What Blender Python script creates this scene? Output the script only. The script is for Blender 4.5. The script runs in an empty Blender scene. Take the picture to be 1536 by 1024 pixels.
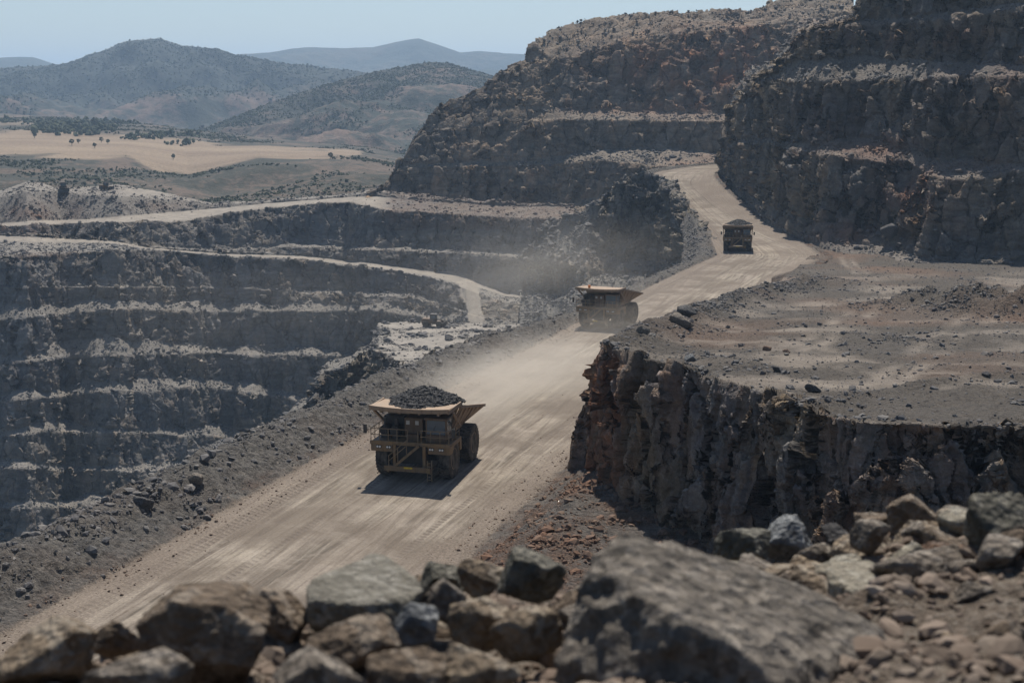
import bpy, bmesh, math, random
import numpy as np
from mathutils import Vector, Matrix
random.seed(7); RNG = np.random.default_rng(11)
C = bpy.data.collections.new('Scene'); bpy.context.scene.collection.children.link(C)
scene = bpy.context.scene
R = math.radians

# ------------------------------------------------------------------ camera
H = 36.0; F = 2133.3; TP = (512-140)/F; PITCH = math.atan(TP)
cp, sp_ = math.cos(PITCH), math.sin(PITCH)
cam_d = bpy.data.cameras.new('camera'); cam = bpy.data.objects.new('camera', cam_d); C.objects.link(cam)
cam.location = (0, 0, H); cam.rotation_euler = (math.pi/2-PITCH, 0, 0)
cam_d.lens = 50; cam_d.sensor_width = 36; cam_d.clip_end = 30000; cam_d.clip_start = .1
cam_d.dof.use_dof = True; cam_d.dof.focus_distance = 170; cam_d.dof.aperture_fstop = 2.9
scene.camera = cam

def ray(px, py):
    """sideways and downward slope per metre of distance for a direction out of the camera"""
    u = (np.asarray(px, float)-768)/F; v = (512-np.asarray(py, float))/F
    yc = cp+v*sp_; return u/yc, -(-sp_+v*cp)/yc
def at(px, py, Y):
    k, m = ray(px, py); return np.array([k*Y, Y+0*k, H-m*Y])
def at_z(px, py, z):
    k, m = ray(px, py); return at(px, py, (H-z)/m)
def pl(x, pts):
    a = np.asarray(pts, float); return np.interp(x, a[:, 0], a[:, 1])

# ------------------------------------------------------------------ noise
PERM = RNG.permutation(256).astype(np.int32); PERM = np.concatenate([PERM, PERM, PERM])
GRAD = RNG.normal(size=(256, 3)).astype(np.float32); GRAD /= np.linalg.norm(GRAD, axis=1)[:, None]
def pn(p):
    p = np.asarray(p, np.float32); sh = p.shape[:-1]; p = p.reshape(-1, 3)
    i = np.floor(p).astype(np.int32); f = p-i; i &= 255
    w = f*f*f*(f*(f*6-15)+10); out = 0
    for dx in (0, 1):
        a = PERM[(i[:, 0]+dx) & 255]; wx = w[:, 0] if dx else 1-w[:, 0]
        for dy in (0, 1):
            b = PERM[(a+i[:, 1]+dy) & 255]; wy = w[:, 1] if dy else 1-w[:, 1]
            for dz in (0, 1):
                g = GRAD[PERM[(b+i[:, 2]+dz) & 255]]; wz = w[:, 2] if dz else 1-w[:, 2]
                d = g[:, 0]*(f[:, 0]-dx)+g[:, 1]*(f[:, 1]-dy)+g[:, 2]*(f[:, 2]-dz)
                out = out+wx*wy*wz*d
    return (out*1.5).reshape(sh)
def fbm(p, o=3, g=.5):
    p = np.asarray(p, np.float32); a, s = 1., 0
    for _ in range(o):
        s = s+a*pn(p); p = p*2.03+17.3; a *= g
    return s
def ridged(p, o=3):
    p = np.asarray(p, np.float32); a, s = 1., 0
    for _ in range(o):
        s = s+a*(1-2*np.abs(pn(p))); p = p*2.1+9.1; a *= .5
    return s
def S3(P, sx, sy=None, sz=None):
    return P/np.array([sx, sy or sx, sz or sx], np.float32)

CELL = np.random.default_rng(5).random((256, 7)).astype(np.float32)
def facets(P, sx, sy=None, sz=None, seed=0, flat=1.):
    """broken rock: every cell of a jittered lattice is a plane tilted its own way; in units of sx"""
    q = S3(np.asarray(P, np.float32), sx, sy, sz)+seed; sh = q.shape[:-1]; q = q.reshape(-1, 3); i = np.floor(q).astype(np.int32)
    best = np.full(len(q), 1e9, np.float32); val = np.zeros(len(q), np.float32)
    for a in (-1, 0, 1):
        for b in (-1, 0, 1):
            for c in (-1, 0, 1):
                j = i+np.array([a, b, c], np.int32); k = PERM[(PERM[(PERM[j[:, 0] & 255]+j[:, 1]) & 255]+j[:, 2]) & 255]; t = CELL[k]
                d = q-(j+.15+.7*t[:, :3]); r2 = (d*d).sum(1); w = r2 < best
                v = ((t[:, 3:6]-.5)*d).sum(1)*1.5*flat+(t[:, 6]-.5)*.35; best = np.where(w, r2, best); val = np.where(w, v, val)
    return val.reshape(sh)

# ------------------------------------------------------------------ mesh helpers
def tag(o, label=None, cat=None, group=None, kind=None):
    if label: o['label'] = label
    if cat: o['category'] = cat
    if group: o['group'] = group
    if kind: o['kind'] = kind
    return o
def np_mesh(name, V, Fc, mat=None, smooth=False, zone=None, uv=None):
    V = np.ascontiguousarray(V.reshape(-1, 3), np.float32); Fc = np.ascontiguousarray(Fc, np.int32); k = Fc.shape[1]
    me = bpy.data.meshes.new(name)
    me.vertices.add(len(V)); me.vertices.foreach_set('co', V.ravel())
    me.loops.add(Fc.size); me.loops.foreach_set('vertex_index', Fc.ravel())
    me.polygons.add(len(Fc)); me.polygons.foreach_set('loop_start', np.arange(0, Fc.size, k, dtype=np.int32))
    me.polygons.foreach_set('use_smooth', np.full(len(Fc), smooth))
    if zone is not None:
        at_ = me.attributes.new('zone', 'FLOAT_COLOR', 'POINT'); at_.data.foreach_set('color', np.ascontiguousarray(zone, np.float32).ravel())
    if uv is not None:
        at_ = me.attributes.new('track', 'FLOAT_VECTOR', 'POINT'); at_.data.foreach_set('vector', np.ascontiguousarray(uv, np.float32).ravel())
    me.update(calc_edges=True); me.validate()
    if mat: me.materials.append(mat)
    o = bpy.data.objects.new(name, me); C.objects.link(o); return o
def grid_faces(r, c):
    i = np.arange(r*c).reshape(r, c)
    return np.stack([i[:-1, :-1], i[1:, :-1], i[1:, 1:], i[:-1, 1:]], -1).reshape(-1, 4)
def grid_normals(P):
    du = np.gradient(P, axis=1); dv = np.gradient(P, axis=0)
    n = np.cross(dv, du); n /= np.linalg.norm(n, axis=-1, keepdims=True)+1e-9
    return n
def blur_rows(a, k):
    for _ in range(k):
        b = a.copy(); b[1:-1] = (a[:-2]+2*a[1:-1]+a[2:])/4; a = b
    return a

# ------------------------------------------------------------------ materials
def new_mat(name):
    m = bpy.data.materials.new(name); m.use_nodes = True; nt = m.node_tree; nt.nodes.clear()
    return m, nt
class NT:
    def __init__(s, nt): s.nt = nt
    def n(s, t, **k):
        nd = s.nt.nodes.new(t)
        for a, b in k.items():
            if a.startswith('i_'):
                nd.inputs[a[2:].replace('_', ' ')].default_value = b
            else: setattr(nd, a, b)
        return nd
    def l(s, a, b): s.nt.links.new(a, b)
    def val(s, sock, v):
        if hasattr(v, 'is_linked') or hasattr(v, 'links'): s.l(v, sock)
        else: sock.default_value = v
    def math(s, op, a, b=0., c=None, clamp=False):
        nd = s.n('ShaderNodeMath', operation=op, use_clamp=clamp); s.val(nd.inputs[0], a); s.val(nd.inputs[1], b)
        if c is not None: s.val(nd.inputs[2], c)
        return nd.outputs[0]
    def mix(s, f, a, b, mode='MIX'):
        nd = s.n('ShaderNodeMix', data_type='RGBA', blend_type=mode); s.val(nd.inputs[0], f)
        for i, v in ((6, a), (7, b)):
            s.val(nd.inputs[i], (*v, 1) if isinstance(v, tuple) and len(v) == 3 else v)
        return nd.outputs[2]
    def coords(s, scale=(1, 1, 1), src=None):
        if src is None: src = s.n('ShaderNodeTexCoord').outputs['Object']
        mp = s.n('ShaderNodeMapping'); mp.inputs['Scale'].default_value = scale; s.l(src, mp.inputs[0]); return mp.outputs[0]
    def noise(s, v, scale, detail=4., rough=.55, dist=0.):
        nd = s.n('ShaderNodeTexNoise'); s.l(v, nd.inputs['Vector'])
        for k, x in (('Scale', scale), ('Detail', detail), ('Roughness', rough), ('Distortion', dist)): nd.inputs[k].default_value = x
        return nd.outputs[0]
    def vor(s, v, scale, feature='F1', out='Distance', rand=1.):
        nd = s.n('ShaderNodeTexVoronoi', feature=feature); s.l(v, nd.inputs['Vector']); nd.inputs['Scale'].default_value = scale; nd.inputs['Randomness'].default_value = rand
        return nd.outputs[out]
    def ramp(s, f, a, b, lo=0., hi=1.):
        nd = s.n('ShaderNodeMapRange'); s.val(nd.inputs[0], f)
        for i, x in ((1, a), (2, b), (3, lo), (4, hi)): nd.inputs[i].default_value = x
        return nd.outputs[0]
def finish(g, m, col, rough=.9, height=None, bump=None, bdist=.1, bstr=.6, spec=.25):
    b = g.n('ShaderNodeBsdfPrincipled'); g.val(b.inputs['Base Color'], col); g.val(b.inputs['Roughness'], rough)
    b.inputs['Specular IOR Level'].default_value = spec
    o = g.n('ShaderNodeOutputMaterial'); g.l(b.outputs[0], o.inputs[0])
    if bump is not None:
        bn = g.n('ShaderNodeBump'); bn.inputs['Strength'].default_value = bstr; bn.inputs['Distance'].default_value = bdist
        g.l(bump, bn.inputs['Height']); g.l(bn.outputs[0], b.inputs['Normal'])
    if height is not None:
        d = g.n('ShaderNodeDisplacement'); d.inputs['Midlevel'].default_value = 0; d.inputs['Scale'].default_value = 1
        g.l(height, d.inputs['Height']); g.l(d.outputs[0], o.inputs['Displacement']); m.displacement_method = 'BOTH'
    return m

def rock_terrain(name, s=1., grey=(.085, .083, .085), brown=(.13, .105, .08), pale=(.24, .23, .22), red=(.15, .075, .045),
                 gravel=(.17, .155, .14), road=(.30, .265, .22), amp=1., vs=.5, dip=.6):
    """cliff rock, gravel and packed track in one sheet; s is the size of the rock features in metres"""
    m, nt = new_mat(name); g = NT(nt)
    zn = g.n('ShaderNodeAttribute', attribute_name='zone'); sep = g.n('ShaderNodeSeparateColor'); g.l(zn.outputs['Color'], sep.inputs[0])
    zc, zg, zr, zd = sep.outputs[0], sep.outputs[1], sep.outputs[2], zn.outputs['Alpha']
    co = g.coords(); st = g.coords((1, 1, .22))
    big = g.noise(co, .05/s, 5, .6); streak = g.noise(st, .5/s, 6, .6, .4); mid = g.noise(co, 1.1/s, 6, .62, .3)
    fine = g.noise(co, 6/s, 5, .6)
    bm_ = g.n('ShaderNodeMapping'); bm_.inputs['Rotation'].default_value = (.25, dip, .2); bm_.inputs['Scale'].default_value = (.16, .5, 1.); g.l(co, bm_.inputs[0])
    bed = g.noise(bm_.outputs[0], 1.1/s, 6, .62, .5)
    c = g.mix(g.ramp(big, .4, .62), grey, brown)
    c = g.mix(g.math('MULTIPLY', g.ramp(streak, .5, .68), .55), c, (brown[0]*1.25, brown[1]*1.05, brown[2]*.9))
    c = g.mix(g.ramp(g.noise(st, .23/s, 5, .7, 1.), .53, .66), c, (grey[0]*.62, grey[1]*.6, grey[2]*.62))
    c = g.mix(g.math('MULTIPLY', g.ramp(mid, .56, .76), .38), c, pale)
    c = g.mix(1., c, g.ramp(bed, .3, .7, .62, 1.38), 'MULTIPLY')
    rn = g.math('MULTIPLY', zd, g.ramp(g.noise(st, .3/s, 5, .65, .5), .3, .62), clamp=True)
    c = g.mix(rn, c, g.mix(g.ramp(mid, .35, .65), (red[0]*.6, red[1]*.55, red[2]*.5), red))
    gr = g.mix(g.ramp(g.noise(co, 2.5, 6, .7), .35, .7), (gravel[0]*.6, gravel[1]*.6, gravel[2]*.62), (gravel[0]*1.3, gravel[1]*1.28, gravel[2]*1.22))
    gr = g.mix(g.math('MULTIPLY', zd, .6, clamp=True), gr, (red[0]*1.15, red[1]*1.3, red[2]*1.4))
    c = g.mix(g.math('MULTIPLY', zg, g.ramp(big, .25, .5, .75, 1.), clamp=True), c, gr)
    rd = g.mix(g.ramp(g.noise(co, .25, 6, .65), .35, .65), (road[0]*.66, road[1]*.66, road[2]*.68), road)
    c = g.mix(g.math('MULTIPLY', zr, g.ramp(g.noise(co, .12, 5, .6), .3, .5, .5, 1.), clamp=True), c, rd)
    c = g.mix(1., c, g.ramp(fine, .25, .75, .74, 1.26), 'MULTIPLY')
    # fractured faces: cells pushed in and out, fissures, small ledges
    wv = g.n('ShaderNodeVectorMath', operation='ADD'); dn = g.n('ShaderNodeTexNoise'); dn.inputs['Scale'].default_value = .7/s; dn.inputs['Detail'].default_value = 3
    g.l(co, dn.inputs['Vector']); sc = g.n('ShaderNodeVectorMath', operation='SCALE'); sc.inputs['Scale'].default_value = .8*s; g.l(dn.outputs['Color'], sc.inputs[0])
    g.l(g.coords((1, 1, vs)), wv.inputs[0]); g.l(sc.outputs[0], wv.inputs[1])
    def fac(scale, amp_, off):
        vn = g.n('ShaderNodeTexVoronoi'); vn.inputs['Scale'].default_value = scale; av = g.n('ShaderNodeVectorMath', operation='ADD'); av.inputs[1].default_value = (off, off*1.7, -off); g.l(wv.outputs[0], av.inputs[0]); g.l(av.outputs[0], vn.inputs['Vector'])
        df = g.n('ShaderNodeVectorMath', operation='SUBTRACT'); g.l(av.outputs[0], df.inputs[0]); g.l(vn.outputs['Position'], df.inputs[1])
        rc_ = g.n('ShaderNodeVectorMath', operation='SUBTRACT'); rc_.inputs[1].default_value = (.5, .5, .5); g.l(vn.outputs['Color'], rc_.inputs[0])
        dt = g.n('ShaderNodeVectorMath', operation='DOT_PRODUCT'); g.l(df.outputs[0], dt.inputs[0]); g.l(rc_.outputs[0], dt.inputs[1])
        sx_ = g.n('ShaderNodeSeparateXYZ'); g.l(rc_.outputs[0], sx_.inputs[0])
        return g.math('ADD', g.math('MULTIPLY', dt.outputs['Value'], 1.0*amp_), g.math('MULTIPLY', sx_.outputs[1], .14*amp_/scale)), vn.outputs['Color']
    f1, c1 = fac(.3/s, 1.0*amp, 0.); f2, c2 = fac(.8/s, .62*amp, 7.); f3, c3 = fac(2.1/s, .28*amp, 19.)
    v3 = g.vor(wv.outputs[0], .3/s, 'DISTANCE_TO_EDGE')
    h = g.math('ADD', g.math('ADD', f1, f2), f3)
    h = g.math('ADD', h, g.math('MULTIPLY', g.math('SUBTRACT', mid, .5), .35*s*amp)); h = g.math('ADD', h, g.math('MULTIPLY', g.math('SUBTRACT', bed, .5), .8*s*amp))
    h = g.math('ADD', h, g.math('MULTIPLY', g.ramp(v3, 0., .045, -.55, 0.), s*amp)); h = g.math('MULTIPLY', h, zc)
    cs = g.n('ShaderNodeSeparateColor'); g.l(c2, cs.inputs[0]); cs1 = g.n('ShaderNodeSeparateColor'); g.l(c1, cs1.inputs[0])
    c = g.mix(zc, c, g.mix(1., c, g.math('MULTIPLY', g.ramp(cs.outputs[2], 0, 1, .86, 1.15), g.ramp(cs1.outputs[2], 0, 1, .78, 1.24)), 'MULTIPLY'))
    hs = g.math('MULTIPLY', g.math('SUBTRACT', g.noise(co, 1.3, 6, .7), .5), g.math('MULTIPLY', g.math('SUBTRACT', 1.05, zr, clamp=True), .55))
    h = g.math('ADD', h, g.math('MULTIPLY', hs, g.ramp(zc, 0., 1., 1., .4)))
    return finish(g, m, c, .92, h, g.noise(co, 9/s, 4, .7), .08*s, .5)

def rubble_mat(name, a=(.10, .098, .10), b=(.22, .205, .185), red=(.17, .095, .06)):
    m, nt = new_mat(name); g = NT(nt)
    zn = g.n('ShaderNodeAttribute', attribute_name='zone'); sep = g.n('ShaderNodeSeparateColor'); g.l(zn.outputs['Color'], sep.inputs[0])
    c = g.mix(g.math('POWER', sep.outputs[0], 1.6), a, b); c = g.mix(sep.outputs[1], c, red)
    c = g.mix(1., c, g.ramp(g.noise(g.coords(), 3., 4, .6), .25, .75, .7, 1.3), 'MULTIPLY')
    return finish(g, m, c, .9)

# ------------------------------------------------------------------ sheets of terrain
def march(px, rows):
    """rows: dicts(pts, and one of a = slope in degrees from the row before, z = height, Y = distance)"""
    out = []
    for r in rows:
        py = pl(px, r['pts']); k, m = ray(px, py)
        if 'Y' in r: Y = pl(px, r['Y']) if isinstance(r['Y'], (list, tuple)) else np.full_like(px, r['Y'])
        elif 'z' in r:
            z = pl(px, r['z']) if isinstance(r['z'], (list, tuple)) else r['z']; Y = (H-z)/m
        else:
            a = pl(px, r['a']) if isinstance(r['a'], (list, tuple)) else r['a']; t = np.tan(np.radians(a))
            Y0, z0 = out[-1][1], out[-1][2]; Y = (H-z0+t*Y0)/(t+m)
        out.append(np.stack([k*Y, Y, H-m*Y]))
    return [o.T for o in out]          # each (C,3)
ZN = {'cliff': (1, 0, 0, 0), 'gravel': (0, 1, 0, 0), 'talus': (.12, .9, 0, 0), 'road': (0, .3, 1, 0), 'slope': (.55, .45, 0, 0), 'dirt': (0, 1, .35, .0), 'rough': (.8, .2, 0, 0)}
def sheet(name, x0, x1, dpx, rows, mat, s=1., A=1., step=1.4, redspots=(), back=None, maxn=120, reverse=False, post=None, calm=None, led=1.):
    px = np.arange(x0, x1+dpx, dpx, dtype=float)
    L = march(px, rows)
    if reverse: L = L[::-1]; rows = rows[::-1]; zs = [r.get('zone') for r in rows]; zs = [zs[i] for i in range(len(rows)-1)]
    else: zs = [r.get('zone') for r in rows[1:]]
    pys = [pl(px, r['pts']) for r in rows]
    if back:                              # carry the sheet on behind its skyline so that it has depth
        b = L[0].copy(); k = b[:, :2]/b[:, 1:2]; b[:, :2] += k*back[0]; b[:, 2] += back[1]; L = [b]+L; zs = ['slope']+zs; pys = [pys[0]-.01]+pys
    Ps, Zs, Qs = [], [], []
    for i in range(len(L)-1):
        d = np.abs(pys[i+1]-pys[i]); n = int(np.clip(np.percentile(d, 90)/step, 6, maxn)); t = (np.arange(n)/n)[:, None, None]
        Ps.append(L[i][None]*(1-t)+L[i+1][None]*t); Zs.append(np.broadcast_to(np.array(ZN[zs[i] or 'slope'], float), (n, len(px), 4)))
        Qs.append(pys[i][None]*(1-t[..., 0])+pys[i+1][None]*t[..., 0])
    Ps.append(L[-1][None]); Zs.append(Zs[-1][-1:]); Qs.append(pys[-1][None])
    P = np.concatenate(Ps).astype(np.float32); Z = np.concatenate(Zs).astype(np.float32).copy(); Q = np.concatenate(Qs)
    cm = np.ones(Q.shape, np.float32)
    if calm:
        k_ = calm(np.broadcast_to(px, Q.shape), Q).astype(np.float32); cm = 1-k_; Z[..., 2] = np.maximum(Z[..., 2], k_); Z[..., 0] *= cm
    Zb = blur_rows(Z, 2); c = Zb[..., 0:1]; gv = Zb[..., 1:2]*cm[..., None]
    N = grid_normals(P)
    for k_ in range(6):                   # smooth the normals so displaced faces do not tear
        N = blur_rows(N, 2); N = np.swapaxes(blur_rows(np.swapaxes(N, 0, 1), 2), 0, 1)
    N /= np.linalg.norm(N, axis=-1, keepdims=True)+1e-9
    big = ridged(S3(P, 14*s, 14*s, 34*s), 3)[..., None]-.3; md = fbm(S3(P, 4*s, 4*s, 9*s), 3)[..., None]
    zl = P[..., 2]+fbm(S3(P, 16*s, 16*s, 30*s), 3)*4.5*s
    sw = lambda h, o: ((zl/h+o) % 1.)*h
    lm = np.clip(fbm(S3(P, 8*s, 8*s, 10*s)+70, 3)*2.2+.35, 0, 1); lm2 = np.clip(fbm(S3(P, 5*s, 5*s, 5*s)+90, 3)*2.5+.3, 0, 1)
    ledge = (sw(4.2*s, .3)*lm+sw(1.9*s, .1)*lm2*.5)[..., None]*led*.5
    wp = P+fbm(S3(P, 5*s), 2)[..., None]*1.6*s
    fc = (facets(wp, 10*s, 10*s, 15*s)*2.9+facets(wp, 4.2*s, 4.2*s, 6*s, 40)*.95)[..., None]*s
    P = P+N*c*A*(big*.9*s+md*.4*s+fc+ledge*.7-.5*s)
    und = fbm(S3(P, 6*s, 6*s, 6*s), 4)[..., None]; heap = np.maximum(0, fbm(S3(P, 11*s, 11*s, 30*s)+50, 2)+.05)[..., None]
    up = np.array([0, 0, 1], np.float32)
    rq = 1-np.clip(Zb[..., 2:3]*1.6, 0, 1); P = P+up*gv*A*rq*(und*.32*s+heap*1.6*s*np.clip(Zb[..., 0:1]*7, 0, 1))
    if redspots:
        PXg = np.broadcast_to(px, Q.shape); r_ = np.zeros_like(Q)
        for (a, b, rx, ry, w) in redspots: r_ = np.maximum(r_, w*np.exp(-((PXg-a)/rx)**2-((Q-b)/ry)**2))
        Zb[..., 3] = np.clip(r_*(.7+.8*fbm(S3(P, 12*s), 2)), 0, 1)
    if post: P, Zb = post(P, Zb, np.broadcast_to(px, Q.shape), Q)
    if mat:
        o = np_mesh(name, P, grid_faces(*P.shape[:2]), mat, True, Zb.reshape(-1, 4)); tag(o, kind='structure')
    return P, Zb

# ------------------------------------------------------------------ scattered rubble (many thousand stones, one object per area)
def ico(sub):
    bm = bmesh.new(); bmesh.ops.create_icosphere(bm, subdivisions=sub, radius=1)
    V = np.array([v.co[:] for v in bm.verts], np.float32); Fc = np.array([[v.index for v in f.verts] for f in bm.faces], np.int32); bm.free(); return V, Fc
ICO = {k: ico(k) for k in (1, 2, 3, 5)}
def polytope(D, rng, n=9, sharp=22.):
    """radius of a broken, flat-faced stone in the directions D"""
    nn = rng.normal(size=(n, 3)); nn /= np.linalg.norm(nn, axis=1)[:, None]; dd = rng.uniform(.5, 1.0, n)
    q = np.maximum(D@nn.T, 0.02)/dd
    return np.minimum(1/((q**sharp).sum(1)**(1/sharp)+.12), 1.3)
def rand_rot(n, rng):
    q = rng.normal(size=(n, 4)); q /= np.linalg.norm(q, axis=1)[:, None]; a, b, c, d = q.T
    return np.stack([1-2*(c*c+d*d), 2*(b*c-a*d), 2*(b*d+a*c), 2*(b*c+a*d), 1-2*(b*b+d*d), 2*(c*d-a*b), 2*(b*d-a*c), 2*(c*d+a*b), 1-2*(b*b+c*c)], -1).reshape(n, 3, 3)
def stones(pos, size, sub, rng, flat=.75):
    D, Fc = ICO[sub]; n = len(pos); K = 24
    var = np.stack([D*polytope(D, rng)[:, None]*rng.uniform(.65, 1.2, 3) for _ in range(K)]).astype(np.float32)
    V = var[rng.integers(0, K, n)]*size[:, None, None]; V = np.einsum('nij,nkj->nki', rand_rot(n, rng).astype(np.float32), V)
    V[..., 2] *= flat; V += pos[:, None]
    return V.reshape(-1, 3), (Fc[None]+(np.arange(n)*len(D))[:, None, None]).reshape(-1, 3), len(D)
def pick(P, W, n, rng):
    a = P[:-1, :-1]; b = P[1:, :-1]; c = P[:-1, 1:]; d = P[1:, 1:]
    ar = np.linalg.norm(np.cross(b-a, c-a), axis=-1)*W[:-1, :-1]; p = (ar/ar.sum()).ravel()
    i = rng.choice(len(p), n, p=p); r, q = np.unravel_index(i, ar.shape); u, v = rng.random((2, n, 1))
    return (a[r, q]*(1-u)*(1-v)+b[r, q]*u*(1-v)+c[r, q]*(1-u)*v+d[r, q]*u*v), r, q
def rubble(name, P, Z, W, n, smin, smax, mat, seed, power=2.6, sub=1, tint=1., clump=5.):
    rng = np.random.default_rng(seed); W = W*(.3+np.clip(fbm(S3(P, clump), 3)*2.2+.5, 0, 1.5)); pos, r, q = pick(P, W, n, rng)
    u = rng.random(n); size = smin*(1-u*(1-(smin/smax)**(power-1)))**(-1/(power-1)); size = np.minimum(size, smax)
    V, Fc, k = stones(pos+np.array([0, 0, 1])*size[:, None]*.13, size, sub, rng)
    t = np.clip(rng.beta(2, 3, n)*tint, 0, 1); rd = np.clip(Z[r, q, 3]*(.4+rng.random(n)*.8), 0, 1)
    z = np.repeat(np.stack([t, rd, t*0, t*0+1], -1), k, 0)
    return tag(np_mesh(name, V, Fc, mat, False, z), kind='stuff')
# ------------------------------------------------------------------ the quarry
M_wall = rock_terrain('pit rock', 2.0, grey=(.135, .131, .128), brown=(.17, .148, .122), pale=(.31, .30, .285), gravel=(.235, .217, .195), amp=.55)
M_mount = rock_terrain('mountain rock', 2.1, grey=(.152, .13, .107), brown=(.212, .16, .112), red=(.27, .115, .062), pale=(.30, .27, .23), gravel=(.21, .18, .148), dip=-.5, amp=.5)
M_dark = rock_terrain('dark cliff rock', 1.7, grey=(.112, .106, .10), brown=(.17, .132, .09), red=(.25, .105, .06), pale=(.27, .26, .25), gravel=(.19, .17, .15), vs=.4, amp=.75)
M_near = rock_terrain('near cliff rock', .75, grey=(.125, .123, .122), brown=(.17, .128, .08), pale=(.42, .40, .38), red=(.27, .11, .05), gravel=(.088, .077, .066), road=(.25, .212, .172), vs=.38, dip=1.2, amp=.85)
M_flank = rock_terrain('flank rock', 1.1, grey=(.145, .14, .135), brown=(.18, .155, .12), gravel=(.20, .188, .17), road=(.30, .272, .235))
M_stone = rubble_mat('broken stone'); M_stone_red = rubble_mat('rusty stone', (.12, .085, .065), (.24, .17, .12))

wall_rows = [
 dict(pts=[(-260,300),(0,286),(40,273),(62,276),(90,283),(130,281),(180,277),(220,284),(270,295),(320,305),(400,300),(480,294),(520,291),(560,285),(600,290),(660,299),(750,306),(860,308)], Y=[(-260,640),(560,650),(860,600)]),
 dict(pts=[(-260,308),(0,296),(40,288),(90,288),(130,293),(180,294),(220,297),(270,301),(320,307),(400,303),(480,297),(520,293),(560,289),(600,293),(660,301),(750,307),(860,309)], a=4, zone='dirt'),
 dict(pts=[(-260,350),(0,335),(60,331),(130,329),(200,323),(340,311),(400,305),(480,299),(520,296),(560,294),(600,298),(660,304),(750,309),(860,311)], a=28, zone='talus'),
 dict(pts=[(-260,358),(0,340),(133,334),(254,334),(300,328),(400,312),(480,305),(520,303),(584,316),(640,319),(700,324),(822,330),(860,332)], a=[(-260,2),(540,2),(600,9),(860,9)], zone='road'),
 dict(pts=[(-260,366),(0,351),(133,357),(177,361),(221,369),(340,375),(430,368),(500,369),(640,374),(750,378),(810,382),(860,384)], a=[(-260,35),(150,38),(350,48),(480,56),(860,59)], zone='rough'),
 dict(pts=[(-260,367),(0,352),(133,358),(177,362),(221,370),(340,379),(430,372),(500,374),(600,377),(690,380),(720,383),(760,386),(860,392)], a=8, zone='talus'),
 dict(pts=[(-260,368),(0,353),(133,358.6),(177,362.5),(221,371),(340,381),(430,383),(460,384.5),(520,391),(560,395),(620,403),(660,409),(700,416),(716,424),(760,440),(860,450)], a=[(-260,25),(400,25),(460,55),(860,58)], zone='rough'),
 dict(pts=[(-260,380),(0,362),(60,364),(133,364),(177,366),(221,373),(340,384.5),(430,387),(460,389.5),(520,397),(560,402),(620,411),(660,418.5),(690,426),(716,431),(760,444),(860,455)], a=1.5, zone='road'),
 dict(pts=[(-260,395),(0,386),(60,383),(133,378),(200,376),(260,377),(340,386),(430,388.5),(460,390.5),(520,398),(560,403),(620,412),(660,420),(690,430),(716,440),(760,455),(860,460)], a=2, zone='gravel'),
 dict(pts=[(-260,432),(0,430),(300,430),(420,434),(440,436),(520,437),(600,440),(643,447),(690,462),(716,478),(760,482),(860,482)], a=[(-260,63),(60,50),(230,50),(330,62),(640,60),(690,30),(720,20),(860,20)], zone='cliff'),
 dict(pts=[(-260,433),(0,431),(300,431),(420,436),(440,440),(520,443),(596,445),(643,452),(690,466),(716,480),(760,484),(860,484)], a=5, zone='talus'),
 dict(pts=[(-260,476),(0,472),(111,461),(205,456),(262,462),(420,461),(546,461),(596,464),(640,470),(690,478),(716,484),(760,488),(860,488)], a=[(-260,66),(400,64),(440,36),(860,36)], zone='cliff'),
 dict(pts=[(-260,485),(0,480),(111,468.5),(205,464),(262,467.5),(420,467),(546,467.5),(596,470),(640,476),(690,482),(716,488),(760,490),(860,490)], a=12, zone='talus'),
 dict(pts=[(-260,550),(0,540),(61,536),(82,518),(110,514),(180,516),(230,519),(262,526),(450,530),(560,534),(860,540)], a=[(-260,65),(120,65),(180,58),(280,59),(340,65),(860,65)], zone='cliff'),
 dict(pts=[(-260,556),(0,546),(61,542),(90,537),(150,534),(262,531.5),(450,533),(560,537),(860,545)], a=[(-260,10),(60,14),(100,32),(220,28),(280,12),(860,12)], zone='talus'),
 dict(pts=[(-260,612),(0,600),(80,588),(131,573),(185,577),(262,571),(340,576),(410,588),(450,596),(560,600),(860,600)], a=[(-260,65),(120,65),(180,58),(280,59),(340,65),(860,65)], zone='cliff'),
 dict(pts=[(-260,616),(0,604),(80,597),(131,590),(197,586),(262,585),(320,586),(410,596),(450,604),(560,608),(860,608)], a=[(-260,10),(80,14),(131,26),(340,20),(450,12),(860,12)], zone='talus'),
 dict(pts=[(-260,655),(0,645),(100,640),(176,643),(287,648),(340,652),(450,652),(860,652)], a=[(-260,65),(120,65),(180,58),(280,59),(340,65),(860,65)], zone='cliff'),
 dict(pts=[(-260,662),(0,656),(60,650),(100,648),(176,649),(287,654),(340,658),(450,660),(860,660)], a=12, zone='talus'),
 dict(pts=[(-260,712),(0,696),(90,699),(197,701),(300,700),(450,700),(860,700)], a=[(-260,65),(120,65),(180,58),(280,59),(340,65),(860,65)], zone='cliff'),
 dict(pts=[(-260,718),(0,702),(90,704),(197,708),(300,706),(450,706),(860,706)], a=8, zone='gravel'),
 dict(pts=[(-260,760),(0,753),(164,750),(300,750),(860,750)], a=[(-260,65),(120,65),(180,58),(280,59),(340,65),(860,65)], zone='cliff'),
 dict(pts=[(-260,768),(0,763),(143,761),(300,760),(860,760)], a=8, zone='talus'),
 dict(pts=[(-260,835),(0,828),(300,820),(860,820)], a=[(-260,65),(120,65),(180,58),(280,59),(340,65),(860,65)], zone='cliff'),
 dict(pts=[(-260,960),(0,930),(300,900),(860,900)], a=3, zone='gravel')]
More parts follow.
